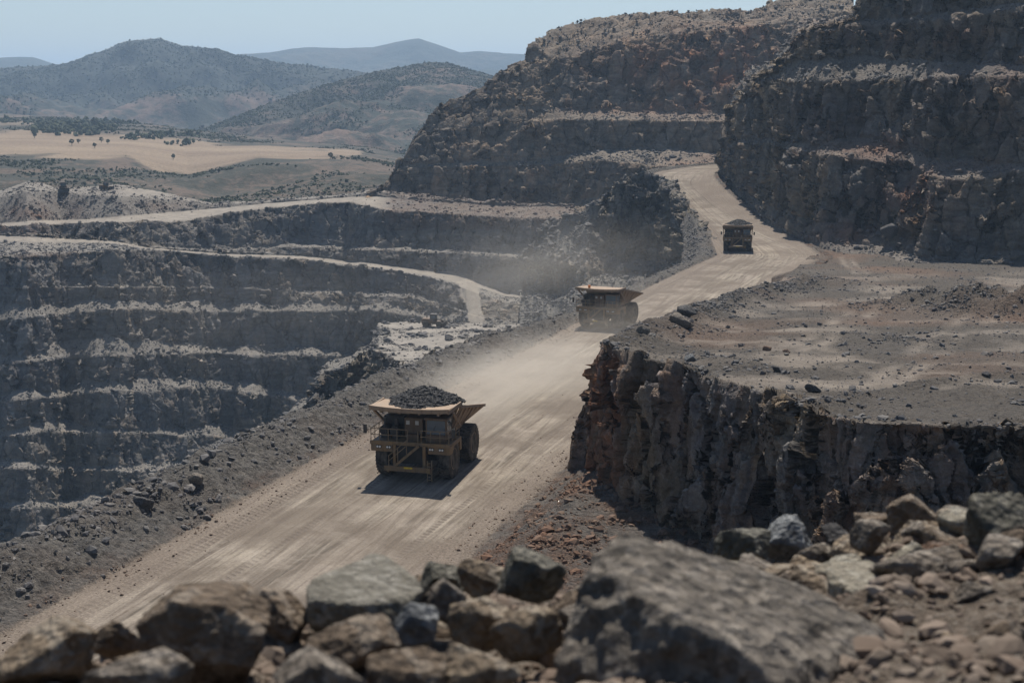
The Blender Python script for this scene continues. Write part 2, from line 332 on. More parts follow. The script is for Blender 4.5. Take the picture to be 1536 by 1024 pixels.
def wall_post(P, Z, PX, Q):
    pale = np.exp(-((PX-215)/75)**2-((Q-287)/9)**2)+np.exp(-((PX-45)/60)**2-((Q-358)/6)**2)
    Z[..., 2] = np.clip(np.maximum(Z[..., 2], pale*.8), 0, 1); e = np.clip((PX-565)/25, 0, 1)*(Q < 345); Z[..., 2] *= 1-e; P[..., 2] += e*Z[..., 1]*np.maximum(0, fbm(S3(P, 9), 3)+.2)*2.2; Z[..., 3] = np.maximum(Z[..., 3], e*.45); return P, Z
for r_ in wall_rows[11:22]:               # thicker rubble aprons at the bench toes
    xs_ = np.arange(-260., 861, 9.); nz_ = fbm(np.stack([xs_/70, xs_*0+r_['pts'][1][1]*.37, xs_*0], -1), 3)
    if r_.get('zone') == 'cliff': r_['pts'] = list(zip(xs_, pl(xs_, r_['pts'])-np.clip(4.2+nz_*13, 0, 15)))
    else: r_['pts'] = list(zip(xs_, pl(xs_, r_['pts'])+nz_*3))
    if r_.get('zone') == 'talus' and not isinstance(r_['a'], list): r_['a'] += 9
def ramp_mask(PX, Q):
    l = pl(Q.ravel(), [(405,640),(413,660),(426,688),(445,694),(466,700),(490,704)]).reshape(Q.shape); r = pl(Q.ravel(), [(405,660),(412,690),(418,705),(426,714),(445,721),(466,723),(490,730)]).reshape(Q.shape)
    return np.clip((PX-l)/3+.5, 0, 1)*np.clip((r-PX)/3+.5, 0, 1)*(Q > 408)*(Q < 489)
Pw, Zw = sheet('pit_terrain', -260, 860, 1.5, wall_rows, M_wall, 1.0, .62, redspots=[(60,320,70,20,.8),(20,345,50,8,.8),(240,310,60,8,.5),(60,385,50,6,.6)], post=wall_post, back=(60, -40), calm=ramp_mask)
rubble('bench_rubble', Pw, Zw, np.clip(Zw[..., 1]*1.1-Zw[..., 2]*1.6, 0, 1)+.01, 80000, .15, 1.35, M_stone, 1, 2.9)

mount_rows = [   # from the bench upward
 dict(pts=[(550,300),(560,304),(584,318),(640,322),(700,327),(830,334),(870,340),(930,330),(1280,330)], Y=[(550,634),(640,626),(700,619),(830,600),(900,575),(1000,545),(1280,540)]),
 dict(pts=[(550,298),(560,300),(585,299),(600,298),(640,300),(700,304),(800,307),(870,304),(900,296),(930,286),(1000,280),(1280,280)], a=14),
 dict(pts=[(550,296),(560,292),(578,281),(590,262),(600,257),(620,253),(700,251),(800,248),(870,244),(900,241),(940,246),(1000,252),(1090,256),(1280,256)], a=[(550,50),(600,60),(920,60),(960,40),(1280,40)], zone='cliff'),
 dict(pts=[(550,295),(560,291),(578,279),(592,258),(602,251),(620,246),(700,244),(800,240),(870,230),(900,226),(1000,224),(1090,230),(1280,230)], a=[(550,48),(800,44),(880,14),(1280,18)], zone='talus'),
 dict(pts=[(550,294),(560,290),(578,277),(596,253),(608,236),(622,215),(642,198),(700,192),(760,185),(800,182),(870,181),(1110,183),(1200,180),(1280,180)], a=[(550,52),(820,54),(880,64),(1280,64)], zone='cliff'),
 dict(pts=[(550,293),(560,289.5),(578,276),(597,251.5),(608,233),(622,208),(642,188),(700,172),(760,160),(800,160),(870,166),(960,166),(1000,168),(1100,172),(1200,160),(1280,160)], a=[(550,48),(800,46),(890,20),(1280,22)], zone='talus'),
 dict(pts=[(550,292),(560,289),(578,275.5),(598,250.5),(608,232.5),(622,206),(642,181),(662,160),(700,148),(725,136),(750,114),(785,108),(800,98),(830,92),(930,64),(1000,52),(1100,46),(1200,30),(1280,15)], a=[(550,50),(760,46),(900,52),(1280,52)], zone='cliff'),
 dict(pts=[(550,291),(560,288),(578,275),(598,250),(608,232),(622,205),(642,178),(662,155),(700,142),(725,130),(750,105),(785,88),(798,68),(826,45),(870,33),(930,22),(1000,19),(1070,17),(1130,15),(1160,4),(1200,-12),(1280,-25)], a=[(550,40),(780,42),(830,32),(930,24),(1280,24)], zone='slope')]
def mount_fix(P, Z, PX, Q):
    f = np.clip((850-PX)/40, 0, 1)*(Q < 243)*(Q > 40); Z[..., 1] *= 1-.75*f; Z[..., 0] = np.maximum(Z[..., 0], .8*f); return P, Z
Pm, Zm = sheet('mountain_terrain', 550, 1280, 1.5, mount_rows, M_mount, 1.15, .72, reverse=True, back=(90, -25), post=mount_fix,
   redspots=[(1090,105,120,60,1.2),(960,100,80,45,.95),(1040,160,130,14,.9),(900,165,60,8,.6),(1120,55,80,20,.7),(1060,245,60,12,.8)])
rubble('mountain_rubble', Pm, Zm, np.clip(Zm[..., 1]*1.1, 0, 1)+.004, 26000, .18, 1.2, M_stone, 2, 2.9)

dark_rows = [    # from the yard floor upward
 dict(pts=[(1074,290),(1080,291),(1085,294),(1110,320),(1150,349),(1200,372),(1243,388),(1320,398),(1400,424),(1536,440),(1760,450)], z=[(1074,2.5),(1110,-3),(1150,-3),(1200,-4.5),(1760,-5)]),
 dict(pts=[(1074,272),(1080,270),(1085,268),(1110,301),(1150,331),(1200,353),(1243,365),(1320,369),(1400,392),(1450,401),(1536,404),(1760,410)], Y=[(1074,540),(1110,462),(1150,408),(1200,374),(1243,358),(1320,352),(1400,330),(1536,318),(1760,295)], zone='gravel'),
 dict(pts=[(1074,271),(1080,268),(1085,262),(1110,285),(1150,305),(1200,325),(1231,335),(1290,340),(1330,350),(1370,360),(1400,380),(1433,391),(1500,380),(1536,375),(1760,370)], a=32),
 dict(pts=[(1074,270),(1080,262),(1085,248),(1092,222),(1130,215),(1170,222),(1227,231),(1297,239),(1353,242),(1380,255),(1396,264),(1426,270),(1461,269),(1536,261),(1760,255)], a=[(1074,68),(1310,65),(1360,54),(1400,65),(1760,66)], zone='cliff'),
 dict(pts=[(1074,269.5),(1080,261),(1085,245),(1092,216),(1130,205),(1170,214),(1230,218),(1262,207),(1310,206),(1350,224),(1390,232),(1410,245),(1450,234),(1480,246),(1536,248),(1760,240)], a=24, zone='talus'),
 dict(pts=[(1074,269),(1080,260),(1085,240),(1092,200),(1110,153),(1130,124),(1165,120),(1206,124),(1273,123),(1418,119),(1536,119),(1760,119)], a=66, zone='cliff'),
 dict(pts=[(1074,268.5),(1080,259),(1085,237),(1092,197),(1110,151),(1130,122.5),(1165,110),(1190,92),(1250,90),(1300,86),(1400,92),(1536,98),(1760,100)], a=31, zone='talus'),
 dict(pts=[(1074,268),(1080,258.5),(1085,236),(1092,196),(1110,150.5),(1130,122),(1165,108.5),(1185,78),(1195,54),(1215,50),(1290,42),(1400,32),(1536,18),(1760,10)], a=64, zone='cliff'),
 dict(pts=[(1074,267.8),(1080,258.2),(1085,235.5),(1092,195.5),(1110,150.2),(1130,121.7),(1165,108.2),(1185,76),(1195,51),(1240,43),(1285,34),(1300,32),(1400,22),(1536,6),(1760,0)], a=28, zone='talus'),
 dict(pts=[(1074,267.5),(1080,258),(1085,235),(1092,195),(1110,150),(1130,121.5),(1165,108),(1185,75),(1195,50),(1240,42),(1280,32),(1290,5),(1310,-30),(1536,-70),(1760,-80)], a=64, zone='cliff')]
Pd, Zd = sheet('cliff_terrain', 1074, 1760, 1.5, dark_rows, M_dark, 1.1, .85, reverse=True, back=(60, 5),
   redspots=[(1370,290,55,60,.8),(1310,225,70,18,.9),(1270,350,60,14,.8),(1480,150,80,60,.45),(1250,180,60,40,.3),(1440,250,90,12,.5),(1330,60,200,20,.4)])
rubble('cliff_rubble', Pd, Zd, np.clip(Zd[..., 1]*1.1, 0, 1)+.01, 26000, .14, 1.3, M_stone, 3, 2.8)

# spur below the upper road
spur_rows = [
 dict(pts=[(780,392),(790,388),(800,378),(822,336),(835,332),(870,320),(895,306),(905,290),(930,266),(950,258),(985,262),(1000,275),(1015,291),(1040,320),(1062,347),(1078,375),(1100,384)], Y=[(780,520),(830,520),(880,505),(930,502),(990,498),(1015,463),(1040,428),(1062,388),(1078,347),(1100,335)]),
 dict(pts=[(780,394),(790,391),(800,384),(822,346),(840,350),(880,368),(900,378),(940,392),(1000,392),(1030,388),(1055,381),(1075,380),(1100,388)], a=[(780,30),(880,34),(905,60),(1030,60),(1060,40),(1100,36)], zone='cliff'),
 dict(pts=[(780,398),(790,396),(800,390),(822,384),(840,385),(860,398),(900,402),(940,404),(1000,410),(1055,396),(1100,392)], a=[(780,20),(830,34),(1000,30),(1100,34)], zone='talus'),
 dict(pts=[(780,440),(790,441),(822,441),(850,442),(870,432),(900,414),(940,412),(1000,416),(1055,402),(1100,396)], a=[(780,55),(850,62),(880,40),(1100,36)], zone='cliff'),
 dict(pts=[(780,446),(790,449),(822,452),(850,455),(900,440),(940,430),(1000,425),(1055,408),(1100,400)], a=[(780,3),(850,4),(940,24),(1100,34)], zone='talus'),
 dict(pts=[(780,486),(800,487),(830,484),(850,480),(900,475),(960,458),(1000,445),(1055,420),(1100,410)], a=[(780,24),(850,26),(1100,34)], zone='talus')]
def spur_fix(P, Z, PX, Q):
    face = np.clip((PX-885)/20, 0, 1); Z[..., 0] *= np.where(Q < 398, face, 1); Z[..., 1] = np.maximum(Z[..., 1], (1-face)*(Q < 398)); P[..., 2] -= np.clip((PX-1056)/20, 0, 1)*3.2; return P, Z
Ps_, Zs_ = sheet('spur_terrain', 780, 1077, 1.4, spur_rows, M_flank, 1.3, 1.0, back=(25, -14), post=spur_fix, redspots=[(880,395,40,8,.4)])
rubble('spur_rubble', Ps_, Zs_, np.clip(Zs_[..., 1]*1.1, 0, 1)+.01, 15000, .2, 1.8, M_stone, 4, 2.8)

# terrace at the foot of the small pit road with its broken rock edge
flank_rows = [
 dict(pts=[(270,712),(300,672),(330,661),(380,658),(420,638),(440,610),(470,588),(478,560),(490,543),(528,533),(540,522),(556,516),(562,500),(568,485),(600,483.5),(720,484.5),(740,486),(800,489)], Y=[(270,330),(340,332),(400,342),(440,350),(470,356),(490,366),(528,370),(556,378),(568,400),(600,406),(800,400)]),
 dict(pts=[(270,716),(300,678),(330,672),(360,668),(420,648),(440,620),(470,598),(478,568),(486,556),(510,556),(525,545),(540,528),(555,524),(570,530),(581,534),(600,548),(622,548),(654,533),(701,514),(757,496),(800,492)], a=[(270,6),(440,12),(480,10),(540,8),(566,-1),(800,-1)], zone='dirt'),
 dict(pts=[(270,745),(300,716),(345,708),(380,692),(420,668),(440,652),(470,634),(490,627),(510,622),(530,616),(560,600),(590,584),(622,566),(654,545),(701,525),(757,505),(800,500)], a=[(270,36),(440,40),(470,62),(800,60)], zone='cliff'),
 dict(pts=[(270,800),(300,780),(380,740),(451,700),(520,670),(600,620),(654,580),(757,540),(800,520)], a=33, zone='talus')]
def flank_fix(P, Z, PX, Q):
    edge = np.clip((PX-560+fbm(S3(P, 9), 4)*26)/22, 0, 1)*(Z[..., 0] < .3)*np.clip(.8+fbm(S3(P, 14, 6, 9)+30, 4)*.9, .25, 1); Z[..., 2] = np.clip(np.maximum(Z[..., 2]*.6, edge*.95), 0, 1)*(Z[..., 0] < .4); return P, Z
Pf, Zf = sheet('terrace_terrain', 270, 800, 1.4, flank_rows, M_flank, .9, 1.0, back=(8, -14), post=flank_fix)
rubble('terrace_rubble', Pf, Zf, np.clip(Zf[..., 1]*1.1-Zf[..., 2]*1.4, 0, 1)+.02, 12000, .14, 1.5, M_stone, 5, 2.7)

# ------------------------------------------------------------------ haul road with its banks
def road_material():
    m, nt = new_mat('packed haul road'); g = NT(nt)
    zn = g.n('ShaderNodeAttribute', attribute_name='zone'); sep = g.n('ShaderNodeSeparateColor'); g.l(zn.outputs['Color'], sep.inputs[0]); zg, zr, zd = sep.outputs[1], sep.outputs[2], zn.outputs['Alpha']
    tr = g.n('ShaderNodeAttribute', attribute_name='track').outputs['Vector']; co = g.coords()
    l1 = g.noise(g.coords((.9, .03, 1), tr), 1., 6, .66, .9); l2 = g.noise(g.coords((3.2, .05, 1), tr), 1., 5, .6, .4); l3 = g.noise(g.coords((.22, .012, 1), tr), 1., 4, .5, .5)
    pt = g.noise(co, .35, 6, .65); fine = g.noise(co, 5., 6, .7)
    rc = g.mix(g.ramp(l1, .38, .62), (.085, .070, .055), (.355, .31, .247)); rc = g.mix(g.ramp(l3, .38, .62), rc, (.215, .18, .146))
    rc = g.mix(g.math('MULTIPLY', g.ramp(l2, .52, .64), .75), rc, (.115, .09, .07)); rc = g.mix(g.math('MULTIPLY', g.ramp(pt, .46, .66), .6), rc, (.315, .272, .225))
    sh_ = g.n('ShaderNodeVectorMath', operation='DOT_PRODUCT'); sh_.inputs[1].default_value = (1, .11, 0); g.l(tr, sh_.inputs[0]); cx = g.n('ShaderNodeCombineXYZ'); g.l(sh_.outputs['Value'], cx.inputs[0]); sy_ = g.n('ShaderNodeSeparateXYZ'); g.l(tr, sy_.inputs[0]); g.l(g.math('MULTIPLY', sy_.outputs[1], .018), cx.inputs[1])
    l4 = g.noise(cx.outputs[0], 1.5, 4, .6, .3); rc = g.mix(g.math('MULTIPLY', g.ramp(l4, .56, .66), .55), rc, (.115, .092, .072)); rc = g.mix(g.math('MULTIPLY', g.ramp(l4, .44, .34), .4), rc, (.34, .295, .242))
    rc = g.mix(g.math('MULTIPLY', g.ramp(g.noise(co, .085, 5, .6), .44, .6), .75), rc, (.125, .10, .078))
    edge = g.math('MAXIMUM', g.ramp(g.math('ADD', sy_.outputs[0], g.math('MULTIPLY', g.noise(co, .3, 4), 4.)), 4.5, 7.5, 1., 0.), g.ramp(g.math('ADD', sy_.outputs[0], g.math('MULTIPLY', g.noise(co, .3, 4), 4.)), 21.5, 25, 0., 1.))
    rc = g.mix(g.math('MULTIPLY', edge, .7), rc, g.mix(g.ramp(fine, .35, .65), (.10, .08, .065), (.22, .178, .142)))
    # tyre tread print near the pit-side edge
    sx = g.n('ShaderNodeSeparateXYZ'); g.l(tr, sx.inputs[0])
    wob = g.math('ADD', sx.outputs[0], g.math('MULTIPLY', g.math('SUBTRACT', g.noise(g.coords((.0, .02, 0), tr), 1., 2), .5), 1.6))
    band = None
    for c0 in (2.5, 3.4, 9.2, 19.7):
        bnd = g.ramp(g.math('ABSOLUTE', g.math('SUBTRACT', wob, c0)), .26, .42, 1., 0.); band = bnd if band is None else g.math('MAXIMUM', band, bnd)
    lug = g.ramp(g.math('SINE', g.math('ADD', g.math('MULTIPLY', sx.outputs[1], 9.), g.math('MULTIPLY', wob, 6.))), -.3, .3)
    fade = g.ramp(g.noise(g.coords((.1, .03, 1), tr), 1., 3), .36, .52)
    tread = g.math('MULTIPLY', band, g.math('MULTIPLY', fade, g.ramp(lug, 0, 1, .25, 1.)))
    rc = g.mix(g.math('MULTIPLY', tread, .75), rc, (.13, .105, .085))
    gr = g.mix(g.ramp(g.noise(co, 1.4, 6, .7), .35, .68), (.072, .068, .064), (.195, .18, .16))
    gr = g.mix(g.math('MULTIPLY', zd, g.ramp(g.noise(co, .6, 5), .25, .6), clamp=True), gr, g.mix(g.ramp(fine, .35, .65), (.075, .048, .035), (.19, .115, .075)))
    c = g.mix(g.ramp(g.math('ADD', zr, g.math('MULTIPLY', g.math('SUBTRACT', pt, .5), .9)), .3, .62), gr, rc)
    c = g.mix(1., c, g.ramp(fine, .25, .75, .72, 1.28), 'MULTIPLY')
    h = g.math('MULTIPLY', g.math('SUBTRACT', g.noise(co, .9, 7, .7), .5), g.math('MULTIPLY', g.math('SUBTRACT', 1.02, zr, clamp=True), 1.5))
    h = g.math('ADD', h, g.math('MULTIPLY', g.math('SUBTRACT', l1, .5), .16)); h = g.math('SUBTRACT', h, g.math('MULTIPLY', tread, .07))
    return finish(g, m, c, .95, h, g.math('ADD', g.math('MULTIPLY', fine, .6), g.math('MULTIPLY', l2, .8)), .06, .55)
M_road = road_material()
edge_px = [(0,945),(135,875),(246,816),(308,788),(369,752),(431,718),(512,679),(560,650),(640,600),(700,562),(790,520),(865,482),(960,442),(1040,402),(1078,381)]
def zroad(Y): return pl(Y, [(0,0),(140,0),(200,-1),(260,-2),(347,-2.9),(390,-1.75),(430,-.3),(465,2.75),(500,6.7),(545,8),(600,9)])
EL = []
for a, b in edge_px:
    k, m_ = ray(a, b); Y = 36/m_
    for _ in range(30): Y = .5*Y+.5*(H-zroad(Y))/m_
    EL.append((k*Y, Y))
EL = np.array(EL, float); cf = np.polyfit(EL[:, 1], EL[:, 0], 3)
Ys = np.concatenate([np.arange(30, 330, .55), np.arange(330, 345, .6)])
xl = np.where(Ys < EL[0, 1], np.polyval(cf, EL[0, 1])+(Ys-EL[0, 1])*.33, np.polyval(cf, Ys))
Lx = np.stack([xl, Ys, zroad(Ys)], -1); Rx = Lx+np.stack([25+0*Ys, -2.+0*Ys, 0*Ys], -1); Rx[:, 2] = zroad(Rx[:, 1])
dense = lambda pts, n: np.stack([np.interp(np.linspace(0, 1, n), np.linspace(0, 1, len(pts)), np.array(pts)[:, i]) for i in range(3)], -1)
up_l = [Lx[-1]]+[at_z(a, b, float(zroad(Yy))) for a, b, Yy in ((1062,346,390),(1040,318,430),(1015,290,465),(984,266,500),(980,259,530),(1036,250,545),(1085,246,560),(1125,243,575))]
up_r = [Rx[-1]]+[at_z(a, b, float(zroad(Yy))) for a, b, Yy in ((1200,362,370),(1150,336,415),(1120,313,445),(1092,288,475),(1070,266,515),(1072,258,530),(1088,253,540),(1125,249,560))]
def smoothline(a, k):
    for _ in range(k): b = a.copy(); b[1:-1] = (a[:-2]+2*a[1:-1]+a[2:])/4; a = b
    return a
UL = smoothline(dense(up_l, 420), 260)[1:]; UR = smoothline(dense(up_r, 420), 320)[1:]
Lx = smoothline(np.concatenate([Lx, UL]), 40); Rx = smoothline(np.concatenate([Rx, UR]), 40)
n_st = len(Lx); along = np.concatenate([[0], np.cumsum(np.linalg.norm(np.diff((Lx+Rx)/2, axis=0), axis=1))])
perp = Lx-Rx; perp[:, 2] = 0; perp /= np.linalg.norm(perp, axis=1)[:, None]
yv = Lx[:, 1]
hb = pl(yv, [(30,2.6),(120,2.6),(170,2.3),(205,2.0),(222,1.0),(245,.25),(345,.2),(420,.9),(500,.8),(600,.5)]); wb = pl(yv, [(30,6),(180,6),(222,4),(245,2.5),(345,2.5),(420,3),(600,3)])
hr = pl(yv, [(30,3.6),(150,3.6),(200,2.),(280,.3),(330,.0),(600,.0)])
rw = pl(yv, [(30,1),(230,1),(300,.15),(600,.1)]); fz = lambda d, z: d[:, None]*perp+np.stack([0*z, 0*z, z], -1)
wo = pl(yv, [(30,16),(260,16),(330,6),(600,5)]); cross = [Lx+fz(wb+wo, hb-.69*wo), Lx+fz(wb+1.2, hb), Lx+fz(wb-.8, hb+.1), Lx+fz(wb*.25, hb*.18), Lx, Rx, Rx+fz(0*hr-2.5, hr*.25), Rx+fz(-rw*7.5, hr), Rx+fz(-rw*20, hr*1.1)]
ns = [16, 6, 14, 6, 44, 8, 12, 8]; zz = [(.3,1,0,0),(0,1,0,0),(0,1,0,.0),(0,1,.25,.35),(0,0,1,0),(0,.8,.35,.75),(0,1,0,1),(0,1,0,1)]
Pr, Zr, Ur = [], [], []
for i, n in enumerate(ns):
    for t in np.arange(n)/n:
        Pr.append(cross[i]*(1-t)+cross[i+1]*t); Zr.append(np.tile(zz[i], (n_st, 1)))
        d = ((cross[i]*(1-t)+cross[i+1]*t-Lx)*-perp).sum(1); Ur.append(np.stack([d, along, 0*d], -1))
Pr.append(cross[-1]); Zr.append(np.tile(zz[-1], (n_st, 1))); Ur.append(np.stack([((cross[-1]-Lx)*-perp).sum(1), along, 0*along], -1))
Pr, Zr, Ur = (np.array(a, np.float32) for a in (Pr, Zr, Ur)); Zr = blur_rows(Zr, 2)
bank = (1-np.clip(Zr[..., 2]*1.3, 0, 1))[..., None]; hh = pl(yv, [(30,1),(200,1),(245,.25),(600,.3)])[None, :, None]
Pr[..., 2:] += bank*hh*(fbm(S3(Pr, 7), 3)[..., None]*.7+np.maximum(0, fbm(S3(Pr, 2.6)+7, 3))[..., None]*.45)
Pr[..., 2:] += (1-bank)*fbm(S3(Pr, 16), 2)[..., None]*.10
Zr[..., 3] = np.clip(Zr[..., 3]*(.6+fbm(S3(Pr, 6), 2))+.3*np.clip(fbm(S3(Pr, 9)+33, 2), 0, 1)*bank[..., 0], 0, 1)
o = np_mesh('haul_road', Pr, grid_faces(*Pr.shape[:2]), M_road, True, Zr.reshape(-1, 4), Ur.reshape(-1, 3)); tag(o, kind='structure')
sel = (yv[None] > 80)*(yv[None] < 420); lat = Ur[..., 0]
rubble('berm_rubble', Pr, Zr*np.array([1,1,1,.35]), bank[..., 0]*sel*(lat < 1)*(lat > -14)*np.where(lat < -4.2, 1.6, .5), 34000, .06, .7, M_stone, 6, 2.7)
rubble('shoulder_rubble', Pr, Zr, bank[..., 0]*(yv[None] > 85)*(yv[None] < 160)*(lat > 26)*np.clip((lat-25)/5, .1, 1), 11000, .06, .6, M_stone_red, 7, 2.6)
rubble('road_gravel', Pr, Zr, sel*(yv[None] < 250)*(1-bank[..., 0]*.3)*(np.exp(-np.maximum(lat, 0)**2/4)+np.exp(-(np.minimum(lat-24.5, 0))**2/5)+.01)*(lat > -2)*(lat < 27), 5000, .04, .22, M_stone_red, 8, 2.6)

# ------------------------------------------------------------------ upper yard with the near cliff
cols = np.arange(862, 1760, 1.3); edge_y = pl(cols, [(862,688),(866,650),(872,628),(880,598),(890,564),(897,536),(905,522),(913,518),(925,513),(960,500),(1000,486),(1050,466),(1100,448),(1160,428),(1185,410),(1210,388),(1240,371),(1320,366),(1400,388),(1536,401),(1760,407)])
crest_y = pl(cols, [(862,690),(866,652),(872,632),(880,602),(890,572),(897,545),(905,530),(925,537),(945,546),(1000,555),(1075,573),(1150,588),(1190,600),(1215,612),(1260,627),(1330,635),(1400,640),(1536,640),(1760,650)])
crest_y = np.maximum(crest_y, edge_y+2)
def yard_point(px, py):
    k, m = ray(px, py); Yp = np.where(m > .0835, 12.3/np.maximum(m-.081, .0025), 1e4); Y = np.where(Yp < 328, Yp, 38.9/m)
    wst = np.clip((908-px)/8, 0, 1); Y = Y*(1-wst)+wst*pl(px, [(862,134),(880,130),(905,127)])
    return np.stack([k*Y, Y, H-m*Y], -1)
Py = []
for t in np.linspace(0, 1, 230): Py.append(yard_point(cols, edge_y*(1-t**1.0)+crest_y*t))
Py = np.array(Py, np.float32); crest = Py[-1].astype(float)
foot_y = pl(cols, [(862,705),(872,735),(880,760),(905,815),(950,840),(1100,900),(1200,930),(1760,940)])
k, m = ray(cols, foot_y); t8 = math.tan(R(74)); Yf = (H-crest[:, 2]+t8*crest[:, 1])/(t8+m); foot = np.stack([k*Yf, Yf, H-m*Yf], -1)
nC = 240; tc = (np.arange(1, nC+1)/nC)[:, None, None]; Pc = (crest[None]*(1-tc)+foot[None]*tc).astype(np.float32)
low = foot.copy(); kk = low[:, :2]/low[:, 1:2]; low[:, :2] -= kk*np.clip(low[:, 1:2]-34, 5, 60); low[:, 2] = np.minimum(low[:, 2]-1.5, -.4); tl = (np.arange(1, 61)/60)[:, None, None]; Pl = (foot[None]*(1-tl)+low[None]*tl).astype(np.float32)
sk = Py[0].copy(); wz = np.clip((915-cols)/8, 0, 1); sk[:, 0] += -3.0*(cols < 1190)*(1-wz)+4.6*wz; sk[:, 1] += 4*(1-wz)+14*wz; sk[:, 2] -= np.where(cols < 1185, 9, 1.5)*(1-wz); ts = (np.arange(0, 10)/10)[:, None, None]; Psk = sk[None]*(1-ts)+Py[:1]*ts
# ridges of dumped rubble on the yard
def ridge(P, pts, h, w):
    A = np.array([yard_point(np.array([a]), np.array([b]))[0] for a, b in pts]); best = np.zeros(P.shape[:2], np.float32)
    for i in range(len(A)-1):
        a, b = A[i, :2], A[i+1, :2]; ab = b-a; t = np.clip(((P[..., :2]-a)@ab)/(ab@ab), 0, 1)
        d = np.linalg.norm(P[..., :2]-(a+t[..., None]*ab), axis=-1); hh_ = h[i]*(1-t)+h[i+1]*t; best = np.maximum(best, hh_*np.exp(-(d/w)**2))
    return best
heap = ridge(Py, [(915,533),(960,511),(1000,495),(1050,476),(1100,456),(1160,438),(1230,426),(1288,430)], [.8,1.2,1.3,1.3,1.3,1.4,1.5,.8], 2.8)
heap = np.maximum(heap, ridge(Py, [(1340,462),(1400,462),(1470,470),(1560,474),(1700,480)], [1.4,3.2,3.0,3.4,3.2], 4.6))
heap = np.maximum(heap, ridge(Py, [(905,540),(960,552),(1040,562),(1110,574)], [.5,.7,.6,.2], 2.0))
heap = np.maximum(heap, ridge(Py, [(1060,535),(1110,548),(1150,556)], [.4,.5,.3], 2.4))
heap = np.maximum(heap, ridge(Py, [(1240,500),(1330,510),(1420,512),(1500,508)], [.3,.5,.5,.2], 2.6))
heap = np.maximum(heap, ridge(Py, [(1190,610),(1250,602),(1330,585),(1450,570),(1560,566)], [.25,.35,.35,.4,.3], .9))
trk = np.zeros(Py.shape[:2], np.float32)
for pts_ in ([(1262,384),(1300,420),(1296,455),(1215,505),(1120,540)], [(1276,384),(1325,425),(1322,460),(1240,512),(1150,546)], [(1536,425),(1400,505),(1290,585)], [(1560,440),(1430,515),(1320,592)], [(1160,508),(1300,540),(1536,548)], [(1150,520),(1300,556),(1536,566)]):
    trk = np.maximum(trk, ridge(Py, pts_, [1]*len(pts_), .9))
trk *= np.clip(fbm(S3(Py, 9)+61, 3)*1.6+.55, 0, 1)
nz = fbm(S3(Py, 4.), 3); Py[..., 2] -= trk*.12; Py[..., 2] += heap*(1+.55*nz)+fbm(S3(Py, 11), 3)*.35+fbm(S3(Py, 2.2), 3)*.10
PY = np.concatenate([Psk[:-1] if False else Psk, Py, Pc, Pl]).astype(np.float32)
nS, nY = len(Psk), len(Py); ZY = np.zeros((*PY.shape[:2], 4), np.float32)
ZY[:nS] = (.2, .9, 0, .1); ZY[nS:nS+nY, :, 1] = 1; ZY[nS+nY:nS+nY+nC, :, 0] = 1; ZY[nS+nY+nC:] = (.2, .9, 0, .7)
hz = np.clip(heap/1.1, 0, 1); pale = np.clip(fbm(S3(Py, 12, 9, 10)+4, 5)*2.2+.02, 0, 1)*(1-hz)*np.clip((Py[..., 1]-60)/1, 0, 1)*np.clip((300-Py[..., 1])/40, 0, 1)
ZY[nS:nS+nY, :, 2] = np.maximum(pale*.7, trk*.75*(1-hz)); ZY[nS:nS+nY, :, 3] = np.clip(.03+fbm(S3(Py, 22), 3)*.45, 0, .4)*(1-hz*.6); ZY[nS:nS+nY, :, 0] = hz*.18
PXc = np.broadcast_to(cols, PY.shape[:2]); ci = slice(nS+nY, nS+nY+nC)
ZY[ci, :, 3] = np.clip(np.exp(-((PXc[ci]-905)/32)**2)*1.1+.35*np.clip(fbm(S3(PY[ci], 7, 7, 30), 2)+.1, 0, 1), 0, 1)
ZY = blur_rows(ZY, 2)
N = grid_normals(PY)
for _ in range(5): N = blur_rows(N, 2); N = np.swapaxes(blur_rows(np.swapaxes(N, 0, 1), 2), 0, 1)
N /= np.linalg.norm(N, axis=-1, keepdims=True)+1e-9
w = np.zeros(PY.shape[:2], np.float32); w[nS+nY-14:nS+nY] = np.linspace(0, .55, 14)[:, None]; w[ci] = .8; w[nS+nY:nS+nY+10] = np.linspace(.55, .8, 10)[:, None]; w[nS+nY+nC:] = .3
cr = ridged(S3(PY, 5.5, 5.5, 26), 3)-.25; col2 = ridged(S3(PY, 1.9, 1.9, 9)+21, 3)-.2; ch = fbm(S3(PY, .8, .8, 1.6), 3)
wp = PY+fbm(S3(PY, 2.5), 2)[..., None]*.3
slab = facets(wp, 3.0, 3.0, 6.5, 3)*1.9+facets(wp, 1.4, 1.4, 4.2, 60)*.5+facets(wp, .6, .6, 1.2, 90)*.1
PY += N*w[..., None]*(cr*.3+slab+col2*.05+ch*.05)[..., None]
YARD = np_mesh('yard_terrain', PY, grid_faces(*PY.shape[:2]), M_near, True, ZY.reshape(-1, 4)); tag(YARD, kind='structure')
Wy = np.zeros(PY.shape[:2]); Wy[nS:nS+nY] = hz*3+.28; Wy[nS+nY-8:nS+nY+4] = .9; Wy[nS+nY+nC:] = .6
near_w = np.clip(150/PY[..., 1], .1, 2)
rubble('yard_rubble', PY, ZY*np.array([1,1,1,.8]), Wy*near_w, 75000, .03, .45, M_stone, 9, 2.7)

